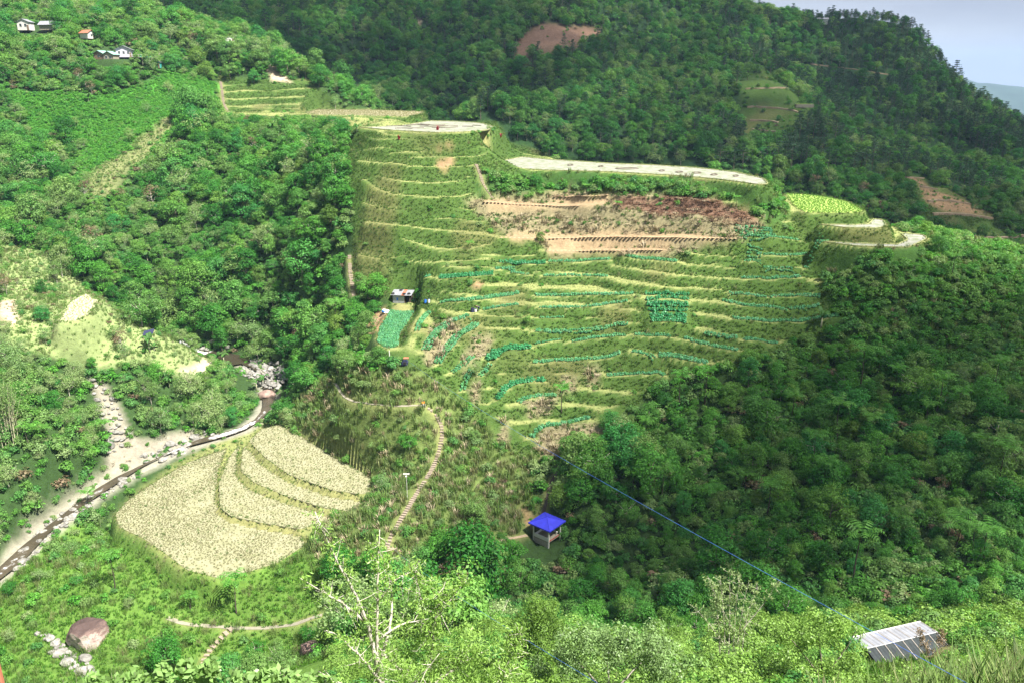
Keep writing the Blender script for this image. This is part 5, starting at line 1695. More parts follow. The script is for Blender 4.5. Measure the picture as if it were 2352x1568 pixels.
ribbon('path', PATH_W['concrete'], .34, .5, M['concrete'], 'pale concrete footpath curving along the spur to the seated person')
ribbon('path', PATH_W['lower'], .38, .5, M['concrete'], 'pale concrete footpath in the meadow at the bottom')
ribbon('path', PATH_W['pavilion'], .32, .3, M['earthpath'], 'narrow earth path leading to the blue-roofed pavilion')
ribbon('path', PATH_W['scar'], .3, .3, M['darkbark'], 'dark narrow track climbing behind the blue-roofed pavilion')

for w_, lb in FAR_W:
    ribbon('ledge', w_, 1.3, 1.2, M['earthpath'], lb)
def stairway(key, label, width, tread, mat='step'):
    w = resample(STAIR_W[key], tread)
    e = empty('stairway', w[-1]); tag(e, label, 'stairs')
    mb = MB(); mb.box(-width / 2, width / 2, -tread * .36, tread * .36, -.34, 0)
    o0 = mb.build('step', M[mat], link=False); me = o0.data; bpy.data.objects.remove(o0)
    tg = np.gradient(w, axis=0)
    zz = np.maximum(H(w[:, 0], w[:, 1]), w[:, 2])
    for i in range(len(w)):
        if rnd.random() < .05: continue
        o = bpy.data.objects.new('step', me); COL.objects.link(o); o.parent = e
        o.location = Vector((w[i, 0], w[i, 1], zz[i] + .13)) - e.location
        o.rotation_euler = (rnd.uniform(-.04, .04), rnd.uniform(-.05, .05), math.atan2(tg[i, 1], tg[i, 0]) - R(90) + rnd.uniform(-.06, .06))
        o.scale = (rnd.uniform(.78, 1.2), rnd.uniform(.75, 1.15), 1)
stairway('long', 'long stone stairway descending the spur toward the near trees', .8, .6)
stairway('field', 'steep stairway at the left end of the long flooded paddy', .8, .62)
stairway('wood', 'stairway at the edge of the wood left of the terraces', .9, .62)
stairway('stream', 'short stone stairway below the meadow path', 1.0, .8)
stairway('hill', 'short stairway at the left end of the top terraces', .9, .7)

# ------------------------------------------------------------------ pavilion
def pavilion():
    c = PAD['pavilion']
    e = empty('pavilion', (c[0], c[1] + .4, c[2] + 1.15), R(50))
    tag(e, 'small open pavilion with bright blue pyramid roof and white posts', 'pavilion')
    s = 2.25
    rf = MB(); top = 3.45; ev = 2.55
    ap = (0, 0, top)
    cs = [(-s, -s, ev), (s, -s, ev), (s, s, ev), (-s, s, ev)]
    rf.add(cs + [ap] + [(x, y, z - .12) for x, y, z in cs] + [(0, 0, top - .14)], [(0, 1, 4), (1, 2, 4), (2, 3, 4), (3, 0, 4), (5, 6, 1, 0), (6, 7, 2, 1), (7, 8, 3, 2), (8, 5, 0, 3), (6, 5, 9), (7, 6, 9), (8, 7, 9), (5, 8, 9)])
    r = rf.build('roof', M['blue'], e)
    fa = MB()
    for a, b in zip(cs, cs[1:] + cs[:1]):
        fa.slab([(a[0] * 1.012, a[1] * 1.012, ev - .01), (b[0] * 1.012, b[1] * 1.012, ev - .01), (b[0] * .98, b[1] * .98, ev - .01), (a[0] * .98, a[1] * .98, ev - .01)], .2)
    fa.build('fascia', M['blue'], r)
    for a in cs:
        hp = MB(); hp.tube([(a[0], a[1], ev + .03), (0, 0, top + .03)], .045, 5); hp.build('hip_cap', M['blue'], r)
    p = 1.6
    for x, y in ((-p, -p), (p, -p), (p, p), (-p, p)):
        mb = MB(); lo = -2.3 if y < 0 or x < 0 else -.8
        mb.box(x - .1, x + .1, y - .1, y + .1, lo, 2.5)
        mb.build('post', M['white'], e)
    mb = MB(); mb.box(-p - .08, p + .08, -p - .08, p + .08, -.16, 0); mb.build('floor_slab', M['concrete'], e)
    mb = MB(); mb.box(-p - .05, -p + .13, -p + .12, p - .12, .002, .62); mb.build('parapet', M['white'], e)
    # coursed retaining wall under the left side
    wl = empty('retaining_wall', (0, 0, 0)); wl.parent = e
    for row in range(7):
        z0 = -2.35 + row * .31
        y = -p + .1 - (.15 if row % 2 else 0)
        while y < p:
            L = rnd.uniform(.45, .75)
            q = MB(); o_ = rnd.uniform(0, .04)
            q.box(-p - .06 - o_, -p + .2, max(y, -p + .1) + .01, min(y + L, p) - .01, z0 + .01, z0 + .3)
            if min(y + L, p) - max(y, -p + .1) > .1: q.build('stone', M['masonry'], wl)
            y += L
    mb = MB(); mb.box(-p + .14, p - .14, -p - .06, -p + .03, .0, .09); mb.build('floor_edge', M['redpaint'], e)
    mb = MB(); mb.box(p - .55, p - .12, -p + .3, p - .3, .40, .47); mb.box(p - .5, p - .17, -p + .5, -p + .62, 0, .4); mb.box(p - .5, p - .17, p - .62, p - .5, 0, .4); mb.build('bench', M['white'], e)
    mb = MB(); mb.box(-p + .3, p - .7, p - .55, p - .14, .40, .47); mb.box(-p + .5, -p + .62, p - .5, p - .2, 0, .4); mb.box(p - .95, p - .83, p - .5, p - .2, 0, .4); mb.build('bench', M['white'], e)
    mb = MB(); mb.box(-.5, .4, -.45, .25, .66, .74); mb.box(-.15, .05, -.2, 0, 0, .66); mb.build('table', M['concrete'], e)
pavilion()

# ------------------------------------------------------------------ houses
def gable_house(name, c, rz, w, d, h, rise, wall, roof, label, wins=2, over=.4, stilts=0., door=True, trim=None):
    e = empty(name, c, rz); tag(e, label, 'house')
    if wall is M['mauvewall']: e.scale = (.85, .85, .85)
    m = MB()
    z0 = stilts
    m.add([(-w / 2, -d / 2, z0), (w / 2, -d / 2, z0), (w / 2, d / 2, z0), (-w / 2, d / 2, z0), (-w / 2, -d / 2, z0 + h), (w / 2, -d / 2, z0 + h), (w / 2, d / 2, z0 + h), (-w / 2, d / 2, z0 + h), (0, -d / 2, z0 + h + rise), (0, d / 2, z0 + h + rise)],
          [(0, 1, 5, 8, 4), (2, 3, 7, 9, 6), (1, 2, 6, 5), (3, 0, 4, 7), (3, 2, 1, 0)])
    wl = m.build('wall', wall, e)
    k = (w / 2 + over) / (w / 2)
    for sg in (-1, 1):
        rf = empty('roof', (0, 0, 0)); rf.parent = e
        n = max(3, int((d + 2 * over) / .9))
        for i in range(n):
            y0 = -d / 2 - over + (d + 2 * over) * i / n; y1 = -d / 2 - over + (d + 2 * over) * (i + 1) / n - .015
            q = MB()
            zt = z0 + h + rise + .08 + (.015 if i % 2 else 0); ze = z0 + h + rise - rise * k + .08 + (.015 if i % 2 else 0)
            quad = [(0, y0, zt), (sg * w / 2 * k, y0, ze), (sg * w / 2 * k, y1, ze), (0, y1, zt)]
            if sg > 0: quad = quad
            else: quad = quad[::-1]
            q.slab(quad, .05); q.build('roof_sheet', roof, rf)
    rc = MB(); rc.tube([(0, -d / 2 - over, z0 + h + rise + .1), (0, d / 2 + over, z0 + h + rise + .1)], .07, 5); rc.build('ridge_cap', trim or roof, e)
    for i in range(wins):
        x = -w / 2 + w * (i + .75) / (wins + .5)
        o = MB(); o.box(x - .45, x + .45, -d / 2 - .05, -d / 2 + .02, z0 + h * .38, z0 + h * .8); f = o.build('window', M['white'], e)
        for j in (0, 1):
            g = MB(); g.box(x - .4 + j * .42, x - .02 + j * .42, -d / 2 - .07, -d / 2 - .045, z0 + h * .42, z0 + h * .76); g.build('pane', M['glass'], f)
    if door:
        o = MB(); o.box(w / 2 - .95, w / 2 - .2, -d / 2 - .05, -d / 2 + .02, z0 + .02, z0 + min(2., h * .85)); dd = o.build('door', M['wood'], e)
        hd = MB(); hd.tube([(w / 2 - .85, -d / 2 - .07, z0 + .95), (w / 2 - .85, -d / 2 - .07, z0 + 1.1)], .03, 5); hd.build('handle', M['tyre'], dd)
    if stilts:
        for x in (-w / 2 + .15, w / 2 - .15):
            for y in (-d / 2 + .15, d / 2 - .15):
                o = MB(); o.box(x - .09, x + .09, y - .09, y + .09, -2.0, z0); o.build('post', M['wood'], e)
    return e
vp = PAD['villa']
def hp(ox, oy, ymin=250, ymax=420):
    c = ground(np.array([ox]), np.array([oy]), ymin, ymax)[0]
    return c
gable_house('house', (vp[0] + 2.6, vp[1] + 2, vp[2] + .8), R(18), 6.6, 7.5, 3.4, 1.5, M['mauvewall'], M['zinc'], 'lilac gabled house with grey roof, largest on the upper left ridge', 3, .7, .0)
gable_house('house', (vp[0] - 4.8, vp[1] - 1.5, vp[2] - .6), R(-10), 4.2, 4.0, 2.2, 1.0, M['wood'], M['greenzinc'], 'small wooden shed with pale green roof, left of the lilac house', 1, .45, .5)
gable_house('house', (vp[0] - .3, vp[1] - 3.5, vp[2] - 1.2), R(-6), 3.9, 4.0, 2.6, 1.0, M['concrete'], M['greenzinc'], 'small striped shed with pale green roof, in front of the lilac house', 2, .45, .4, False)
def deck():
    e = empty('deck', (vp[0] + 8.0, vp[1] + .5, vp[2] + .9)); tag(e, 'narrow concrete terrace jutting out right of the lilac house', 'terrace')
    m = MB(); m.box(-2.6, 2.6, -1.6, 1.6, -.2, 0); m.build('slab', M['concrete'], e)
    for x in (-2.4, 0, 2.4):
        m = MB(); m.box(x - .09, x + .09, -1.5, -1.32, -3, -.2); m.build('post', M['concrete'], e)
    m = MB()
    m.tube([(-2.55, -1.55, .8), (2.55, -1.55, .8)], .04, 5); m.build('rail', M['white'], e)
    for x in (-2.5, -1.2, 0, 1.2, 2.5):
        m = MB(); m.tube([(x, -1.55, 0), (x, -1.55, .8)], .03, 5); m.build('baluster', M['white'], e)
deck()
c = hp(62, 76); gable_house('house', (c[0], c[1], c[2] + .5), R(5), 4.6, 4.5, 3.2, 1.0, M['white'], M['zinc'], 'white house half hidden by trees at the far upper left', 2, .4, 0)
c = hp(115, 74); gable_house('house', (c[0], c[1], c[2] + .5), R(86), 3.8, 6.0, 2.2, 1.2, M['concrete'], M['zinc'], 'house with a wide pale metal roof, right of the half-hidden white house', 1, .5, 0)
c = hp(202, 92); gable_house('house', (c[0], c[1], c[2] + .3), R(70), 3.4, 4.2, 2.2, 1.0, M['white'], M['redroof'], 'small house with rusty red roof above the lilac house', 1, .4, 0)
c = hp(335, 150); gable_house('house', (c[0], c[1], c[2] + .4), R(80), 3.0, 5.0, 2.0, .6, M['white'], M['tealsheet'], 'low hut with teal metal roof on the ridge, left of the knoll', 1, .3, 0)
c = hp(362, 160); gable_house('house', (c[0], c[1], c[2] + .4), R(10), 3.0, 3.0, 2.2, .6, M['tealsheet'], M['zinc'], 'tiny pale blue hut next to the teal-roofed hut', 1, .3, 0)
c = hp(530, 112, 340, 400); gable_house('house', (c[0], c[1], c[2] + .6), R(20), 3.4, 3.4, 2.2, .7, M['white'], M['zinc'], 'white hut peeping through the trees of the knoll', 1, .3, .8)
p_ = P(1886, 72, 600); z_ = float(H(p_[0], p_[1]))
gable_house('house', (p_[0], p_[1], z_ + 2), R(80), 4.5, 7, 3.5, 1.0, M['white'], M['zinc'], 'tiny pale hut alone high on the mountain behind', 1, .4, 1.5)
p_ = P(1845, 262, 400); z_ = float(H(p_[0], p_[1]))
def seedbed():
    e = empty('seedling_bed', (p_[0], p_[1], z_ + 1.4), R(-8)); tag(e, 'long low white-sided seedling bed on the distant terraced spur', 'garden bed')
    m = MB(); m.box(-4, 4, -2.2, 2.2, -1.2, .3); m.build('side', M['concrete'], e)
    m = MB(); m.box(-3.8, 3.8, -2.0, 2.0, .3, .4); m.build('seedlings', M['youngrice'], e)
seedbed()

# house with metal roofs at the lower right
def roof_plane(parent, a, b, da, mat, n, nm='roof'):
    """sheets between the line a-b and the same line moved by da"""
    a, b, da = Vector(a), Vector(b), Vector(da)
    rf = empty(nm, (0, 0, 0)); rf.parent = parent
    for i in range(n):
        p0 = a.lerp(b, i / n); p1 = a.lerp(b, (i + 1) / n - .012 / max(.1, (b - a).length))
        up = Vector((0, 0, .02 if i % 2 else 0))
        K = 5
        V = []; F = []
        for j in range(K + 1):
            t = j / K
            s = p0.lerp(p1, t) + up + Vector((0, 0, .05 * (j % 2)))
            V += [s, s + da]
            if j: F.append((2 * j - 2, 2 * j, 2 * j + 1, 2 * j - 1))
        V2 = [v - Vector((0, 0, .03)) for v in V]; nb = len(V)
        F2 = [tuple(nb + q for q in f[::-1]) for f in F]
        edge = [0, 1] + [2 * K + 1, 2 * K]
        F3 = [(0, 1, nb + 1, nb), (2 * K + 1, 2 * K, nb + 2 * K, nb + 2 * K + 1)]
        o = mesh_obj('roof_sheet', V + V2, F + F2 + F3, mat, rf)
        sm = MB(); sm.tube([p1 + up + Vector((0, 0, .05)), p1 + da + up + Vector((0, 0, .05))], .035, 4); sm.build('seam', M['masonry'], rf)
    return rf
def near_house():
    zr = 55.8
    A = onplane(np.array([1990.]), np.array([1489.]), zr)[0]; B = onplane(np.array([2152.]), np.array([1451.]), zr)[0]
    ax = (B - A); L = np.linalg.norm(ax); ax /= L
    side = np.array([-ax[1], ax[0], 0])           # away from the camera
    e = empty('house', (0, 0, 0)); tag(e, 'house with bright and dark corrugated metal roofs behind the near bushes', 'house')
    e.location = (A[0], A[1], zr - 3.0); off = Vector(e.location)
    lo = lambda p: Vector(p) - off
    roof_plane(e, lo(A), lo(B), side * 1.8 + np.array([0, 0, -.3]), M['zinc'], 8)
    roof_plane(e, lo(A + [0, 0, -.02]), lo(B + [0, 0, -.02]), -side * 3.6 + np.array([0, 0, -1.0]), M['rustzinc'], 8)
    rc = MB(); rc.tube([lo(A + side * 1.8 + np.array([0, 0, -.25])), lo(B + side * 1.8 + np.array([0, 0, -.25]))], .07, 5); rc.build('fascia', M['white'], e)
    rc = MB(); rc.tube([lo(A + [0, 0, .04]), lo(B + [0, 0, .04])], .06, 5); rc.build('ridge_cap', M['zinc'], e)
    # walls
    m = MB()
    a0, b0 = A + side * 1.5, B + side * 1.5
    a1, b1 = A - side * 2.5, B - side * 2.5
    q = [lo(a1 + ax * .3), lo(b1 - ax * .3), lo(b0 - ax * .3), lo(a0 + ax * .3)]
    zt = [2.0, 2.0, 2.62, 2.62]
    V = [Vector((p.x, p.y, -2.5)) for p in q] + [Vector((p.x, p.y, z)) for p, z in zip(q, zt)]
    m.add(V, [(0, 1, 5, 4), (1, 2, 6, 5), (2, 3, 7, 6), (3, 0, 4, 7)])
    m.build('wall', M['wood'], e)
    # lean-tos
    C1 = A - side * 2.7 + np.array([0, 0, -1.75]) + ax * .1
    roof_plane(e, lo(C1), lo(C1 + ax * 3.2), -side * 2.6 + ax * .5 + np.array([0, 0, -.9]), M['greenzinc'], 4, 'lean_to_roof')
    C2 = A - side * 2.9 + ax * 4.3 + np.array([0, 0, -1.9])
    roof_plane(e, lo(C2), lo(C2 + ax * 4.2), -side * 2.2 + ax * .3 + np.array([0, 0, -.8]), M['tealsheet' if False else 'greenzinc'], 5, 'lean_to_roof')
    for k in (0, 3.0, 4.6, 8.2):
        p = lo(A - side * 5.0 + ax * k + np.array([0, 0, -2.6]))
        m = MB(); m.box(p.x - .06, p.x + .06, p.y - .06, p.y + .06, p.z - 4, p.z - .1); m.build('post', M['wood'], e)
near_house()

# tin shed with tyres on the roof
def tin_shed():
    c = PAD['shed']
    e = empty('shed', (c[0] - 1.1, c[1] + .6, c[2]), R(-8)); tag(e, 'tin-walled shed with old tyres on its flat metal roof', 'shed')
    for i in range(4):
        m = MB(); x = -2.1 + i * .72
        m.box(x, x + .7, -1.3, -1.24, 0, 2.0 + .02 * (i % 2)); m.build('wall_sheet', M['zinc'], e)
    m = MB(); m.box(-2.1, -2.04, -1.22, 1.3, 0, 2.1); m.box(-2.02, 2.2, 1.24, 1.3, 0, 2.3); m.build('wall', M['wood'], e)
    m = MB(); m.box(.8, 2.2, -.2, -.1, 0, 2.0); m.build('inner_wall', M['darkgap'], e)  # near-black panel standing in for the shade inside the open bay
    for x in (.85, 2.15):
        m = MB(); m.box(x - .06, x + .06, -1.3, -1.18, 0, 2.05); m.build('post', M['wood'], e)
    for i in range(6):
        x0 = -2.5 + i * .86; m = MB()
        m.slab([(x0, -1.75, 2.08 + .03 * (i % 2)), (x0 + .84, -1.75, 2.08 + .03 * (i % 2)), (x0 + .84, 1.6, 2.62 + .03 * (i % 2)), (x0, 1.6, 2.62 + .03 * (i % 2))], .04)
        m.build('roof_sheet', M['zinc'] if i != 3 else M['redroof'], e)
    m = MB(); m.box(-1.15, -.75, -1.34, -1.305, .7, 1.35); m.build('sign', M['bluedrum'], e)
    for i, (x, y) in enumerate(((-2.0, -1.2), (.75, -1.2), (1.9, -1.0), (-.6, 1.0))):
        bm = bmesh.new(); V = []; F = []
        n, k = 14, 6
        for a in range(n):
            for b in range(k):
                A, B = 6.283 * a / n, 6.283 * b / k
                V.append(((.32 + .11 * math.cos(B)) * math.cos(A), (.32 + .11 * math.cos(B)) * math.sin(A), .11 * math.sin(B)))
        for a in range(n):
            for b in range(k):
                F.append((a * k + b, ((a + 1) % n) * k + b, ((a + 1) % n) * k + (b + 1) % k, a * k + (b + 1) % k))
        o = mesh_obj('tyre', V, F, M['tyre'], smooth=True)
        p = Matrix.Rotation(R(-8), 4, 'Z') @ Vector((x, y, 2.29 + (y + 1.75) * .161)); o.location = p + e.location
        o.rotation_euler = (R(9), 0, 0)
        tag(o, ['old black tyre on the left end of the shed roof', 'old black tyre over the doorway of the shed roof', 'old black tyre on the right end of the shed roof', 'old black tyre on the back edge of the shed roof'][i], 'tyre', 'tyres on the shed roof')
    # creeper-covered arbour on the right
    a = empty('arbour', (c[0] + 3.6, c[1] + 1.2, c[2])); tag(a, 'arbour overgrown with bright green creeper beside the tin shed', 'arbour')
    for x in (-1.6, 1.6):
        for y in (-1, 1):
            m = MB(); m.tube([(x, y, -.2), (x, y, 1.7)], .06, 5); m.build('post', M['wood'], a)
    o = bpy.data.objects.new('creeper', crown_mesh('creeper', 201, 2.1, 1.0, 1.9, 34, 60, .7, .15, 'vine', .7, -.4)); COL.objects.link(o); o.parent = a
    def drum(x, y, z, mat, label, h=.85, r=.29):
        m = MB(); pts = [(0, 0, 0), (0, 0, .02), (0, 0, h * .33), (0, 0, h * .35), (0, 0, h * .66), (0, 0, h * .68), (0, 0, h)]
        m.tube(pts, [r * .96, r, r, r * 1.05, r, r * 1.05, r * .97], 12)
        o = m.build('drum', mat); o.location = (x, y, z)
        l = MB(); l.tube([(0, 0, h - .01), (0, 0, h + .03)], r * .98, 12); l.build('lid', M['navy'] if mat is not M['navy'] else M['tyre'], o)
        tag(o, label, 'drum')
    q = ground(np.array([977, 985]), np.array([697, 697]), 120, 240)
    drum(*q[0], M['bluedrum'], 'blue plastic drum right of the overgrown arbour')
    drum(*q[1], M['white'], 'white plastic drum beside the blue drum at the arbour')
    q = ground(np.array([1085, 1092]), np.array([717, 717]), 120, 240)
    drum(*q[0], M['navy'], 'dark drum next to the stooping person among the rows', .95, .36)
    drum(*q[1], M['white'], 'white bucket between the dark drum and the stooping person', .7, .3)
    # tarpaulin
    q = ground(np.array([886]), np.array([719]), 120, 240)[0]
    e2 = empty('tarpaulin', q); tag(e2, 'white and blue tarpaulin heap at the top of the vegetable plot', 'tarpaulin')
    me = rock_mesh('cover', 77, 3, 'stone', .6, .4); me.materials.clear(); me.materials.append(M['tarp'])
    o = bpy.data.objects.new('cover', me); COL.objects.link(o); o.parent = e2; o.scale = (1.2, .7, .8); o.location = (0, 0, .35)
    me = rock_mesh('blue_sheet', 78, 2, 'stone', .6, .4); me.materials.clear(); me.materials.append(M['bluedrum'])
    o = bpy.data.objects.new('blue_sheet', me); COL.objects.link(o); o.parent = e2; o.scale = (.5, .45, .6); o.location = (-.5, -.4, .45)
    # brushwood heap left of the plot
    q = ground(np.array([868]), np.array([742]), 120, 240)[0]
    e3 = empty('brushwood_heap', q); tag(e3, 'heap of bare brown brushwood left of the vegetable plot', 'brushwood')
    r = random.Random(3)
    for i in range(46):
        a0 = Vector((r.uniform(-1.6, 1.6), r.uniform(-1.4, 1.4), r.uniform(0, .9))); d = Vector((r.gauss(0, 1), r.gauss(0, 1), r.uniform(-.1, .5))).normalized() * r.uniform(.8, 1.9)
        m = MB(); m.tube([a0, a0 + d * .5 + Vector((0, 0, .15)), a0 + d], [.05, .04, .015], 4); m.build('stick', M['earthpath'], e3)
    # cable anchor with post and winch heap
    q = ground(np.array([926]), np.array([838]), 110, 230)[0]
    e4 = empty('winch', q); tag(e4, 'dark hoist engine with leaning post where the blue cable starts', 'winch')
    m = MB(); m.tube([(-2.6, 0, -.2), (-2.7, .1, 3.0)], .09, 6); m.build('post', M['white'], e4)
    m = MB(); m.box(-.2, 1.0, -.5, .4, 0, .7); m.box(0, .8, -.4, .3, .7, 1.05); m.build('engine', M['navy'], e4)
    m = MB(); m.tube([(.4, -.62, .5), (.4, .52, .5)], .3, 12); m.build('cable_reel', M['tyre'], e4)
    m = MB(); m.box(.1, 1.1, -.2, .7, 1.3, 1.38); m.build('cover', M['redroof'], e4)
    m = MB(); m.tube([(.15, .6, 0), (.15, .6, 1.3)], .04, 5); m.tube([(1.05, .6, 0), (1.05, .6, 1.3)], .04, 5); m.build('frame', M['wood'], e4)
    return q
winch_at = tin_shed()

# tarp shelter on the left bank
q = ground(np.array([343]), np.array([778]), 120, 240)[0]
e5 = empty('tarp_shelter', q, R(20)); tag(e5, 'small shelter of patterned blue tarpaulin on the sunny left bank', 'shelter')
m = MB(); m.slab([(-1.3, -1.0, 1.1), (1.1, -1.0, 1.4), (1.3, 1.0, 2.0), (-1.0, 1.0, 1.7)], .03); m.build('tarpaulin', M['navy'], e5)
for x, y, h in ((-1.2, -.9, 1.1), (1.0, -.9, 1.4), (1.2, .9, 2.0), (-.9, .9, 1.7)):
    m = MB(); m.tube([(x, y, -.2), (x, y, h)], .05, 5); m.build('pole', M['wood'], e5)
m = MB(); m.box(-2.3, -1.3, -.6, .4, 0, .5); m.build('sack', M['earthpath'], e5)

# ------------------------------------------------------------------ lamp post and cables
q = ground(np.array([936]), np.array([1150]), 80, 180)[0]
e = empty('lamp_post', q); tag(e, 'thin solar lamp post beside the long stairway', 'lamp post')
m = MB(); m.tube([(0, 0, -.3), (0, 0, 5.0)], [.045, .035], 7); m.build('pole', M['white'], e)
m = MB(); m.slab([(-.55, -.16, 5.0), (.55, -.16, 5.0), (.55, .16, 5.12), (-.55, .16, 5.12)], .05); m.build('solar_panel', M['masonry'], e)
m = MB(); m.box(-.12, .12, -.5, -.05, 4.7, 4.78); m.build('lamp_head', M['white'], e)

def cable(a, b, sag, r0, label):
    a, b = Vector(a), Vector(b); n = 60
    pts = [a.lerp(b, i / n) - Vector((0, 0, sag * 4 * (i / n) * (1 - i / n))) for i in range(n + 1)]
    m = MB(); m.tube(pts, r0, 5)
    o = m.build('cable', M['bluewire']); tag(o, label, 'cable')
cable(winch_at + np.array([.6, 0, 1.2]), P(2262, 1590, 22.0), 1.0, .0085, 'blue cable stretched from the hoist to the lower right corner')
q = ground(np.array([878]), np.array([1262]), 80, 150)[0]
cable(q + np.array([0, 0, 2.2]), P(1410, 1590, 22.0), .8, .008, 'blue cable running down behind the near trees')

# ------------------------------------------------------------------ people
def skin_part(name, verts, edges, radii, mat, parent, root=0):
    me = bpy.data.meshes.new(name)
    me.from_pydata(verts, edges, []); me.update()
    me.materials.append(mat)
    o = bpy.data.objects.new(name, me); COL.objects.link(o); o.parent = parent
    md = o.modifiers.new('skin', 'SKIN')
    for i, r in enumerate(radii):
        sv = me.skin_vertices[0].data[i]; sv.radius = (r, r); sv.use_root = i == root
    o.modifiers.new('subsurf', 'SUBSURF').levels = 1
    o.modifiers['subsurf'].render_levels = 2
    return o
def person(loc, rz, pose, shirt, trousers, label):
    e = empty('person', loc, rz); tag(e, label, 'person')
    J = pose
    names = list(J)
    idx = {n: i for i, n in enumerate(names)}
    ed = [('pelvis', 'waist'), ('waist', 'chest'), ('chest', 'neck'), ('neck', 'head'), ('head', 'crown'), ('chest', 'shl'), ('shl', 'ell'), ('ell', 'wrl'), ('wrl', 'fil'), ('chest', 'shr'), ('shr', 'elr'), ('elr', 'wrr'), ('wrr', 'fir'),
          ('pelvis', 'hil'), ('hil', 'knl'), ('knl', 'anl'), ('anl', 'tol'), ('pelvis', 'hir'), ('hir', 'knr'), ('knr', 'anr'), ('anr', 'tor')]
    rad = dict(pelvis=.15, waist=.13, chest=.16, neck=.06, head=.10, crown=.085, shl=.075, ell=.05, wrl=.038, fil=.03, shr=.075, elr=.05, wrr=.038, fir=.03, hil=.10, knl=.065, anl=.045, tol=.04, hir=.10, knr=.065, anr=.045, tor=.04)
    skin_part('body', [J[n] for n in names], [(idx[a], idx[b]) for a, b in ed], [rad[n] for n in names], M['skin'], e, idx['pelvis'])
    def sub(nm, ns, mat, grow):
        ii = {n: i for i, n in enumerate(ns)}
        skin_part(nm, [J[n] for n in ns], [(ii[a], ii[b]) for a, b in ed if a in ii and b in ii], [rad[n] + grow for n in ns], mat, e)
    sub('shirt', ['pelvis', 'waist', 'chest', 'shl', 'ell', 'shr', 'elr'], shirt, .022)
    sub('trousers', ['pelvis', 'hil', 'knl', 'anl', 'hir', 'knr', 'anr'], trousers, .026)
    hd = Vector(J['head']); cr = Vector(J['crown'])
    me = rock_mesh('hair', 5, 2, 'stone', 1.0, .05); me.materials.clear(); me.materials.append(M['hair'])
    o = bpy.data.objects.new('hair', me); COL.objects.link(o); o.parent = e; o.location = cr + (cr - hd) * .1 + Vector((0, -.0, .02)); o.scale = (.105, .115, .09)
SIT = dict(pelvis=(0, 0, .30), waist=(0, -.06, .46), chest=(0, -.10, .70), neck=(0, -.06, .88), head=(0, .0, .98), crown=(0, .0, 1.10), shl=(-.19, -.10, .78), ell=(-.26, .10, .58), wrl=(-.12, .30, .52), fil=(-.06, .36, .50), shr=(.19, -.10, .78), elr=(.26, .10, .58), wrr=(.12, .30, .52), fir=(.06, .36, .50),
           hil=(-.11, .03, .30), knl=(-.14, .40, .52), anl=(-.13, .38, .08), tol=(-.13, .56, .04), hir=(.11, .03, .30), knr=(.14, .40, .52), anr=(.13, .38, .08), tor=(.13, .56, .04))
STOOP = dict(pelvis=(0, -.1, .86), waist=(0, .04, .98), chest=(0, .28, 1.12), neck=(0, .44, 1.18), head=(0, .53, 1.17), crown=(0, .63, 1.12), shl=(-.19, .30, 1.10), ell=(-.22, .40, .84), wrl=(-.16, .56, .66), fil=(-.14, .62, .60), shr=(.19, .30, 1.10), elr=(.22, .40, .84), wrr=(.16, .56, .66), fir=(.14, .62, .60),
             hil=(-.1, -.08, .84), knl=(-.12, .02, .46), anl=(-.13, -.04, .08), tol=(-.13, .14, .04), hir=(.1, -.08, .84), knr=(.12, .06, .46), anr=(.13, .02, .08), tor=(.13, .2, .04))
q = PATH_W['concrete'][-2]
person((q[0], q[1], float(H(q[0], q[1])) + .07), R(200), SIT, M['orange'], M['greycloth'], 'person in orange shirt and grey trousers sitting at the end of the footpath')
q = ground(np.array([1099]), np.array([715]), 120, 240)[0]
person((q[0], q[1], q[2]), R(80), STOOP, M['navy'], M['navy'], 'person in dark clothes stooping beside drums among the vegetable rows')

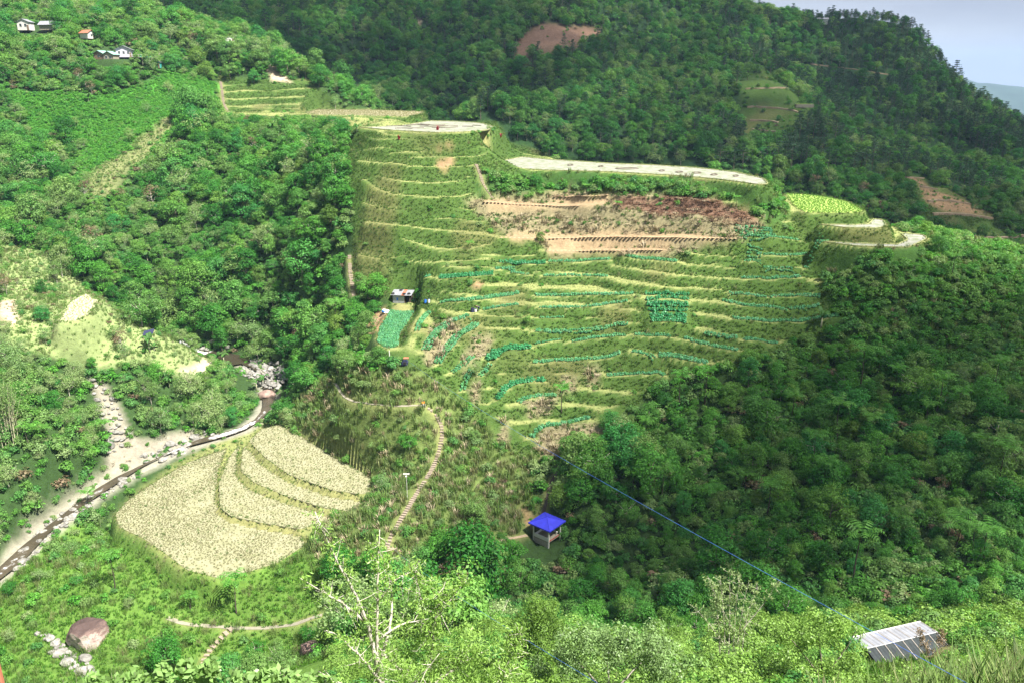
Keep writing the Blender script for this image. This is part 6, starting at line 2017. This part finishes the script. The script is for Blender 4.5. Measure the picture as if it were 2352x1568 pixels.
# ------------------------------------------------------------------ near trees
def near_tree(name, limbs, n, spread, leaf, mat, bark, label, tips=None, seed=1, aspect=.28, fill=None):
    """limbs: list of (points (ox, oy, Y), base radius); leaves grow on twigs along them"""
    rg = np.random.default_rng(seed)
    r = random.Random(seed)
    W = []
    for pts, r0 in limbs:
        q = np.array([P(a, b, y) for a, b, y in pts])
        W.append((resample(curve_o(q, .25) if len(q) > 2 else q, .22), r0))
    base = W[0][0][0]
    e = empty(name, base); tag(e, label, 'tree')
    tk = MB()
    for i, (w, r0) in enumerate(W):
        L = len(w)
        w = w + rg.normal(0, .012, w.shape)
        tk.tube([Vector(p - base) for p in w], [r0 * (1 - .85 * j / max(1, L - 1)) for j in range(L)], 6)
    tw = MB(); Cs = []; Ns = []
    for w, r0 in W:
        L = len(w)
        m = int(n * L / sum(len(x[0]) for x in W))
        for _ in range(m):
            t = r.random() ** .7
            j = int(t * (L - 1)); p = w[j]
            d = rg.normal(size=3) + np.array([0, 0, .55]); d /= np.linalg.norm(d)
            ln = spread * r.uniform(.35, 1.0) * (1.1 - .45 * t)
            q = p + d * ln * .5 + np.array([0, 0, -.02]); z = p + d * ln
            if r.random() < .6: tw.tube([Vector(p - base), Vector(q - base), Vector(z - base)], [.012, .008, .003], 4, cap=False)
            k = r.randint(9, 15)
            s = rg.uniform(.3, 1.05, k)[:, None]
            c = p + d * ln * s + rg.normal(size=(k, 3)) * leaf * .9
            Cs.append(c - base); Ns.append(rg.normal(size=(k, 3)) * .75 + np.array([.25, -.15, .7]))
    if fill is not None:
        for (a, b, y, rad, k) in fill:
            c0 = P(a, b, y) - base
            qv = rg.normal(size=(k, 3)); qv /= np.linalg.norm(qv, axis=1)[:, None]
            Cs.append(c0 + qv * rad * rg.uniform(.55, 1.05, (k, 1))); Ns.append(qv * .8 + rg.normal(size=(k, 3)) * .5 + np.array([.1, -.1, .4]))
    tr = tk.build('trunk', M[bark], e, smooth=True)
    if tw.v: tw.build('twigs', M[bark], tr)
    C = np.concatenate(Cs); N = np.concatenate(Ns)
    Lf = leaf * rg.uniform(.6, 1.25, len(C))
    V, F = leaves_np(C, N, Lf, Lf * aspect, rg, -.4)
    o = bpy.data.objects.new('crown', fast_mesh('crown', V, F, M[mat])); COL.objects.link(o); o.parent = e
near_tree('broadleaf_tree', [([(872, 1720, 19), (868, 1560, 19), (866, 1430, 19), (868, 1300, 19.2), (872, 1215, 19.4)], .085), ([(868, 1545, 19), (848, 1440, 18.8), (815, 1360, 18.6), (770, 1280, 18.4), (735, 1205, 18.2), (722, 1175, 18.2)], .07),
   ([(835, 1425, 18.8), (790, 1385, 18.4), (730, 1352, 18), (690, 1325, 17.8)], .05), ([(868, 1540, 19), (895, 1450, 19.4), (902, 1380, 19.8), (890, 1310, 20), (870, 1265, 20)], .06), ([(868, 1380, 19), (910, 1330, 19.3), (960, 1300, 19.6)], .03), ([(880, 1570, 19), (815, 1490, 18.4), (765, 1450, 18), (750, 1445, 18)], .05), ([(868, 1470, 19), (920, 1430, 19.4), (985, 1420, 19.8)], .035), ([(850, 1640, 19), (800, 1575, 18.6), (730, 1540, 18.4)], .04), ([(880, 1640, 19), (960, 1560, 19), (1010, 1500, 19)], .05)],
   400, .75, .065, 'near', 'palebark', 'tall thin tree with whitish bare limbs in front of the long stairway', seed=3)
near_tree('broadleaf_tree', [([(980, 1760, 22), (985, 1600, 22), (990, 1500, 22), (1000, 1420, 22), (1022, 1335, 22)], .07), ([(990, 1470, 22), (970, 1400, 22), (958, 1330, 22), (950, 1290, 22)], .04), ([(1000, 1420, 22), (1040, 1370, 22.3), (1075, 1325, 22.5)], .04), ([(985, 1580, 22), (1060, 1520, 22.4), (1120, 1490, 22.8)], .045), ([(985, 1600, 22), (920, 1540, 21.6), (880, 1500, 21.4)], .045), ([(1040, 1640, 22), (1140, 1560, 22), (1190, 1530, 22)], .05), ([(1100, 1640, 23), (1180, 1500, 23), (1200, 1440, 23)], .045)],
   640, .85, .075, 'near', 'palebark', 'leafy young tree right of the bare-limbed tree, in front of the pavilion path', seed=4,
   fill=[(a, b, y, .5, 130) for a, b, y in zip(np.random.default_rng(2).uniform(880, 1190, 40), np.random.default_rng(3).uniform(1440, 1600, 40), np.random.default_rng(4).uniform(21, 24, 40))])
rgb_ = np.random.default_rng(12)
near_tree('broadleaf_tree', [([(1400, 1720, 38), (1400, 1600, 38), (1395, 1500, 38)], .16), ([(1400, 1600, 38), (1330, 1520, 37.5), (1280, 1480, 37)], .09), ([(1400, 1600, 38), (1470, 1520, 38.5), (1520, 1490, 39)], .09)], 10, 1.0, .085, 'nearround', 'palebark',
   'round broad tree with pale glossy leaves, largest crown at the bottom centre', seed=5, aspect=.5,
   fill=[(1390 + 170 * math.cos(a) * q, 1520 - 95 * abs(math.sin(a)) * q + rgb_.uniform(-10, 50), 38 + rgb_.uniform(-2.6, 1.5), rgb_.uniform(.5, .85), 210) for a, q in zip(rgb_.uniform(0, 6.28, 64), rgb_.uniform(.2, 1, 64) ** .5)])
near_tree('broadleaf_tree', [([(1235, 1640, 52), (1235, 1520, 52), (1235, 1400, 52)], .14)], 10, .6, .11, 'lime', 'bark', 'yellow-lime bushy tree with a blunt cone shape behind the round tree', seed=6, aspect=.35,
   fill=[(1235 + 74 * math.cos(a) * q * (1 - .4 * t), 1500 - 120 * t, 52 + math.sin(a) * q * 2.2 * (1 - .4 * t), .75, 240) for a, q, t in zip(rgb_.uniform(0, 6.28, 52), rgb_.uniform(.3, 1, 52), rgb_.uniform(0, 1, 52))])
near_tree('broadleaf_tree', [([(1650 + i * 9, 1570, 50), (1655 + i * 10, 1480, 50), (1668 + i * 14 - 20, 1400, 50), (1672 + i * 22 - 40, 1310 + 12 * abs(i - 2), 50)], .06) for i in range(6)] + [([(1665, 1480, 50), (1620, 1420, 50), (1590, 1390, 50)], .04), ([(1700, 1450, 50), (1760, 1380, 50), (1790, 1330, 50)], .04), ([(1680, 1440, 50), (1640, 1360, 50), (1625, 1320, 50)], .04)], 380, 1.1, .10, 'sparse', 'palebark',
   'many-stemmed pale tree with wispy foliage in front of the shaded wood', seed=7, aspect=.35)
near_tree('broadleaf_tree', [([(1900, 1680, 42), (1890, 1560, 42), (1880, 1450, 42)], .13), ([(1890, 1560, 42), (1830, 1480, 42), (1800, 1450, 42)], .07), ([(1890, 1560, 42), (1950, 1480, 42), (1970, 1440, 42)], .07)], 10, .8, .09, 'near', 'bark', 'yellow-green bushy tree just left of the metal-roofed house', seed=8, aspect=.45,
   fill=[(1880 + 105 * math.cos(a) * q, 1475 - 85 * math.sin(a) * q + 20, 42 + rgb_.uniform(-1.5, 1.5), rgb_.uniform(.4, .7), 190) for a, q in zip(rgb_.uniform(0, 6.28, 50), rgb_.uniform(.15, 1, 50) ** .5)])
near_tree('shrub', [([(2150, 1560, 48), (2155, 1500, 48), (2165, 1440, 48)], .05), ([(2150, 1540, 48), (2120, 1480, 48), (2110, 1440, 48)], .04)], 120, .8, .08, 'dryleaf', 'bark', 'brownish dry shrub rising behind the metal-roofed house', seed=9, aspect=.4)
near_tree('shrub', [([(2170, 1640, 30), (2180, 1560, 30), (2190, 1490, 30)], .03), ([(2120, 1640, 30), (2110, 1570, 30), (2100, 1520, 30)], .03), ([(2050, 1660, 30), (2040, 1600, 30), (2030, 1550, 30)], .03)], 200, .7, .06, 'near', 'bark', 'light green twiggy shrub in front of the metal-roofed house', seed=10, aspect=.4)
for i, (a, b, lb) in enumerate(((430, 1540, 'broad-leaved pale green shrub along the bottom edge, below the great boulder'), (655, 1552, 'broad-leaved pale green shrub at the bottom edge, under the short stairway'), (250, 1560, 'broad-leaved green shrub nearest the lower left corner'))):
    wd = (150, 80, 90)[i]
    near_tree('shrub', [([(a + (k - 3) * wd / 3, b + 90, 9.3), (a + (k - 3) * wd / 2.6 + rnd.uniform(-8, 8), b - rnd.uniform(0, 26), 9 + rnd.uniform(-.5, .5))], .008) for k in range(7)], (150, 70, 70)[i], .16, .062, 'bigleaf', 'bark', lb, seed=20 + i, aspect=.55)

# reeds on the near hill, lower right
N_ = 700
xr = nrg.uniform(9, 32, N_); yr = nrg.uniform(22, 37, N_)
ur = project(np.stack([xr, yr, H(xr, yr)], -1))[0]
kr = (ur > 2150) | ((ur > 1900) & (nrg.random(N_) < .12))
xr, yr = xr[kr], yr[kr]
scatter('tall_reeds', np.stack([xr, yr, H(xr, yr)], -1), nrg.uniform(0, 6.28, len(xr)), nrg.uniform(1.3, 2.2, len(xr)), nrg.choice([8, 7], len(xr), p=[.9, .1]), GRASS_PROTO, 'tall pale reeds on the near hill in the lower right corner', 'reeds')
# post at the left edge
q = P(2, 1560, 3.2)
m = MB(); m.tube([(q[0] - .012, q[1], q[2] - 1.2), (q[0] - .012, q[1], q[2] + .42)], .022, 8)
o = m.build('post', M['redroof']); tag(o, 'thin rusty post at the left edge near the bottom corner', 'post')

# ------------------------------------------------------------------ out-of-view clouds, shaped to shade the right slope and the mountain behind
def cloud(poly, alt, seed, label, st, cov, edge):
    """poly: ground points (x, y, z) of the shaded patch; the broken cloud hangs toward the sun from there, thinning at its rim"""
    pts = []
    for x, y, z in poly:
        k = (alt - z) / SUNV[2]
        pts.append((x + SUNV[0] * k, y + SUNV[1] * k))
    r = random.Random(seed)
    xs = [p[0] for p in pts]; ys = [p[1] for p in pts]
    bm = bmesh.new()
    bmesh.ops.create_icosphere(bm, subdivisions=1, radius=1)
    V0 = np.array([v.co[:] for v in bm.verts]); F0 = np.array([[v.index for v in f.verts] for f in bm.faces]); bm.free()
    X, Y = np.meshgrid(np.arange(min(xs), max(xs), st), np.arange(min(ys), max(ys), st))
    X = X.ravel() + np.array([r.uniform(-.45, .45) * st for _ in range(X.size)]); Y = Y.ravel() + np.array([r.uniform(-.45, .45) * st for _ in range(Y.size)])
    ins = inpoly(X, Y, pts)
    X, Y = X[ins], Y[ins]
    d, _p = segdist(X, Y, pts, True)
    keep = np.array([r.random() for _ in X]) < cov * np.clip(.12 + d / edge, 0, 1)
    V = []; F = []; nb = 0
    for a, b in zip(X[keep], Y[keep]):
        s = st * r.uniform(.55, .85)
        V.append(V0 * np.array([s, s, s * .8]) + np.array([a, b, alt + r.uniform(-.3, 1.2) * st])); F.append(F0 + nb); nb += len(V0)
    me = fast_mesh('clouds', np.concatenate(V), np.concatenate(F), M['cloud'], smooth=True)
    o = bpy.data.objects.new('clouds', me); COL.objects.link(o)
    tag(o, label, 'cloud', kind='stuff')
M['cloud'] = plain('cloud', (.85, .86, .88), 1.0, .02, .01)
g = lambda a, b, y0=80, y1=345: tuple(ground(np.array([a]), np.array([b]), y0, y1)[0])
cloud([(-8, 92, 20), g(1010, 1120), g(1200, 990), g(1420, 860), g(1600, 740), g(1760, 600), g(1860, 530), g(2000, 512), g(2120, 560), (150, 190, 40), (260, 150, 40), (220, 60, 60), (110, 72, 55), (50, 80, 35), (20, 84, 30)], 2600, 3, 'out-of-view cloud shaped to shade the right side of the valley', 8, 1.0, 40)
cloud([(-250, 500, 130), (-230, 425, 110), (-110, 405, 95), (-20, 350, 80), (25, 318, 50), (75, 275, 35), (125, 245, 30), (200, 230, 25), (420, 210, 40), (620, 500, 40), (560, 820, 60), (120, 830, 120), (-40, 660, 180), (-60, 560, 160), (-150, 525, 140)], 3000, 4, 'out-of-view cloud bank shaped to shade the mountain behind the terraces', 13, .7, 45)

# ------------------------------------------------------------------ the air
m = bpy.data.materials.new('haze_air'); m.use_nodes = True
nt = m.node_tree; nt.nodes.clear()
ou = nt.nodes.new('ShaderNodeOutputMaterial'); pv = nt.nodes.new('ShaderNodeVolumePrincipled')
pv.inputs['Color'].default_value = (.45, .66, 1.0, 1); pv.inputs['Density'].default_value = .00009; pv.inputs['Anisotropy'].default_value = .1
nt.links.new(pv.outputs[0], ou.inputs['Volume'])
mb = MB(); mb.box(-8000, 8000, -350, 8900, -420, 330)
hz = mb.build('haze', m); tag(hz, 'thin bluish mountain haze filling the valley', 'haze', kind='stuff')

settle()
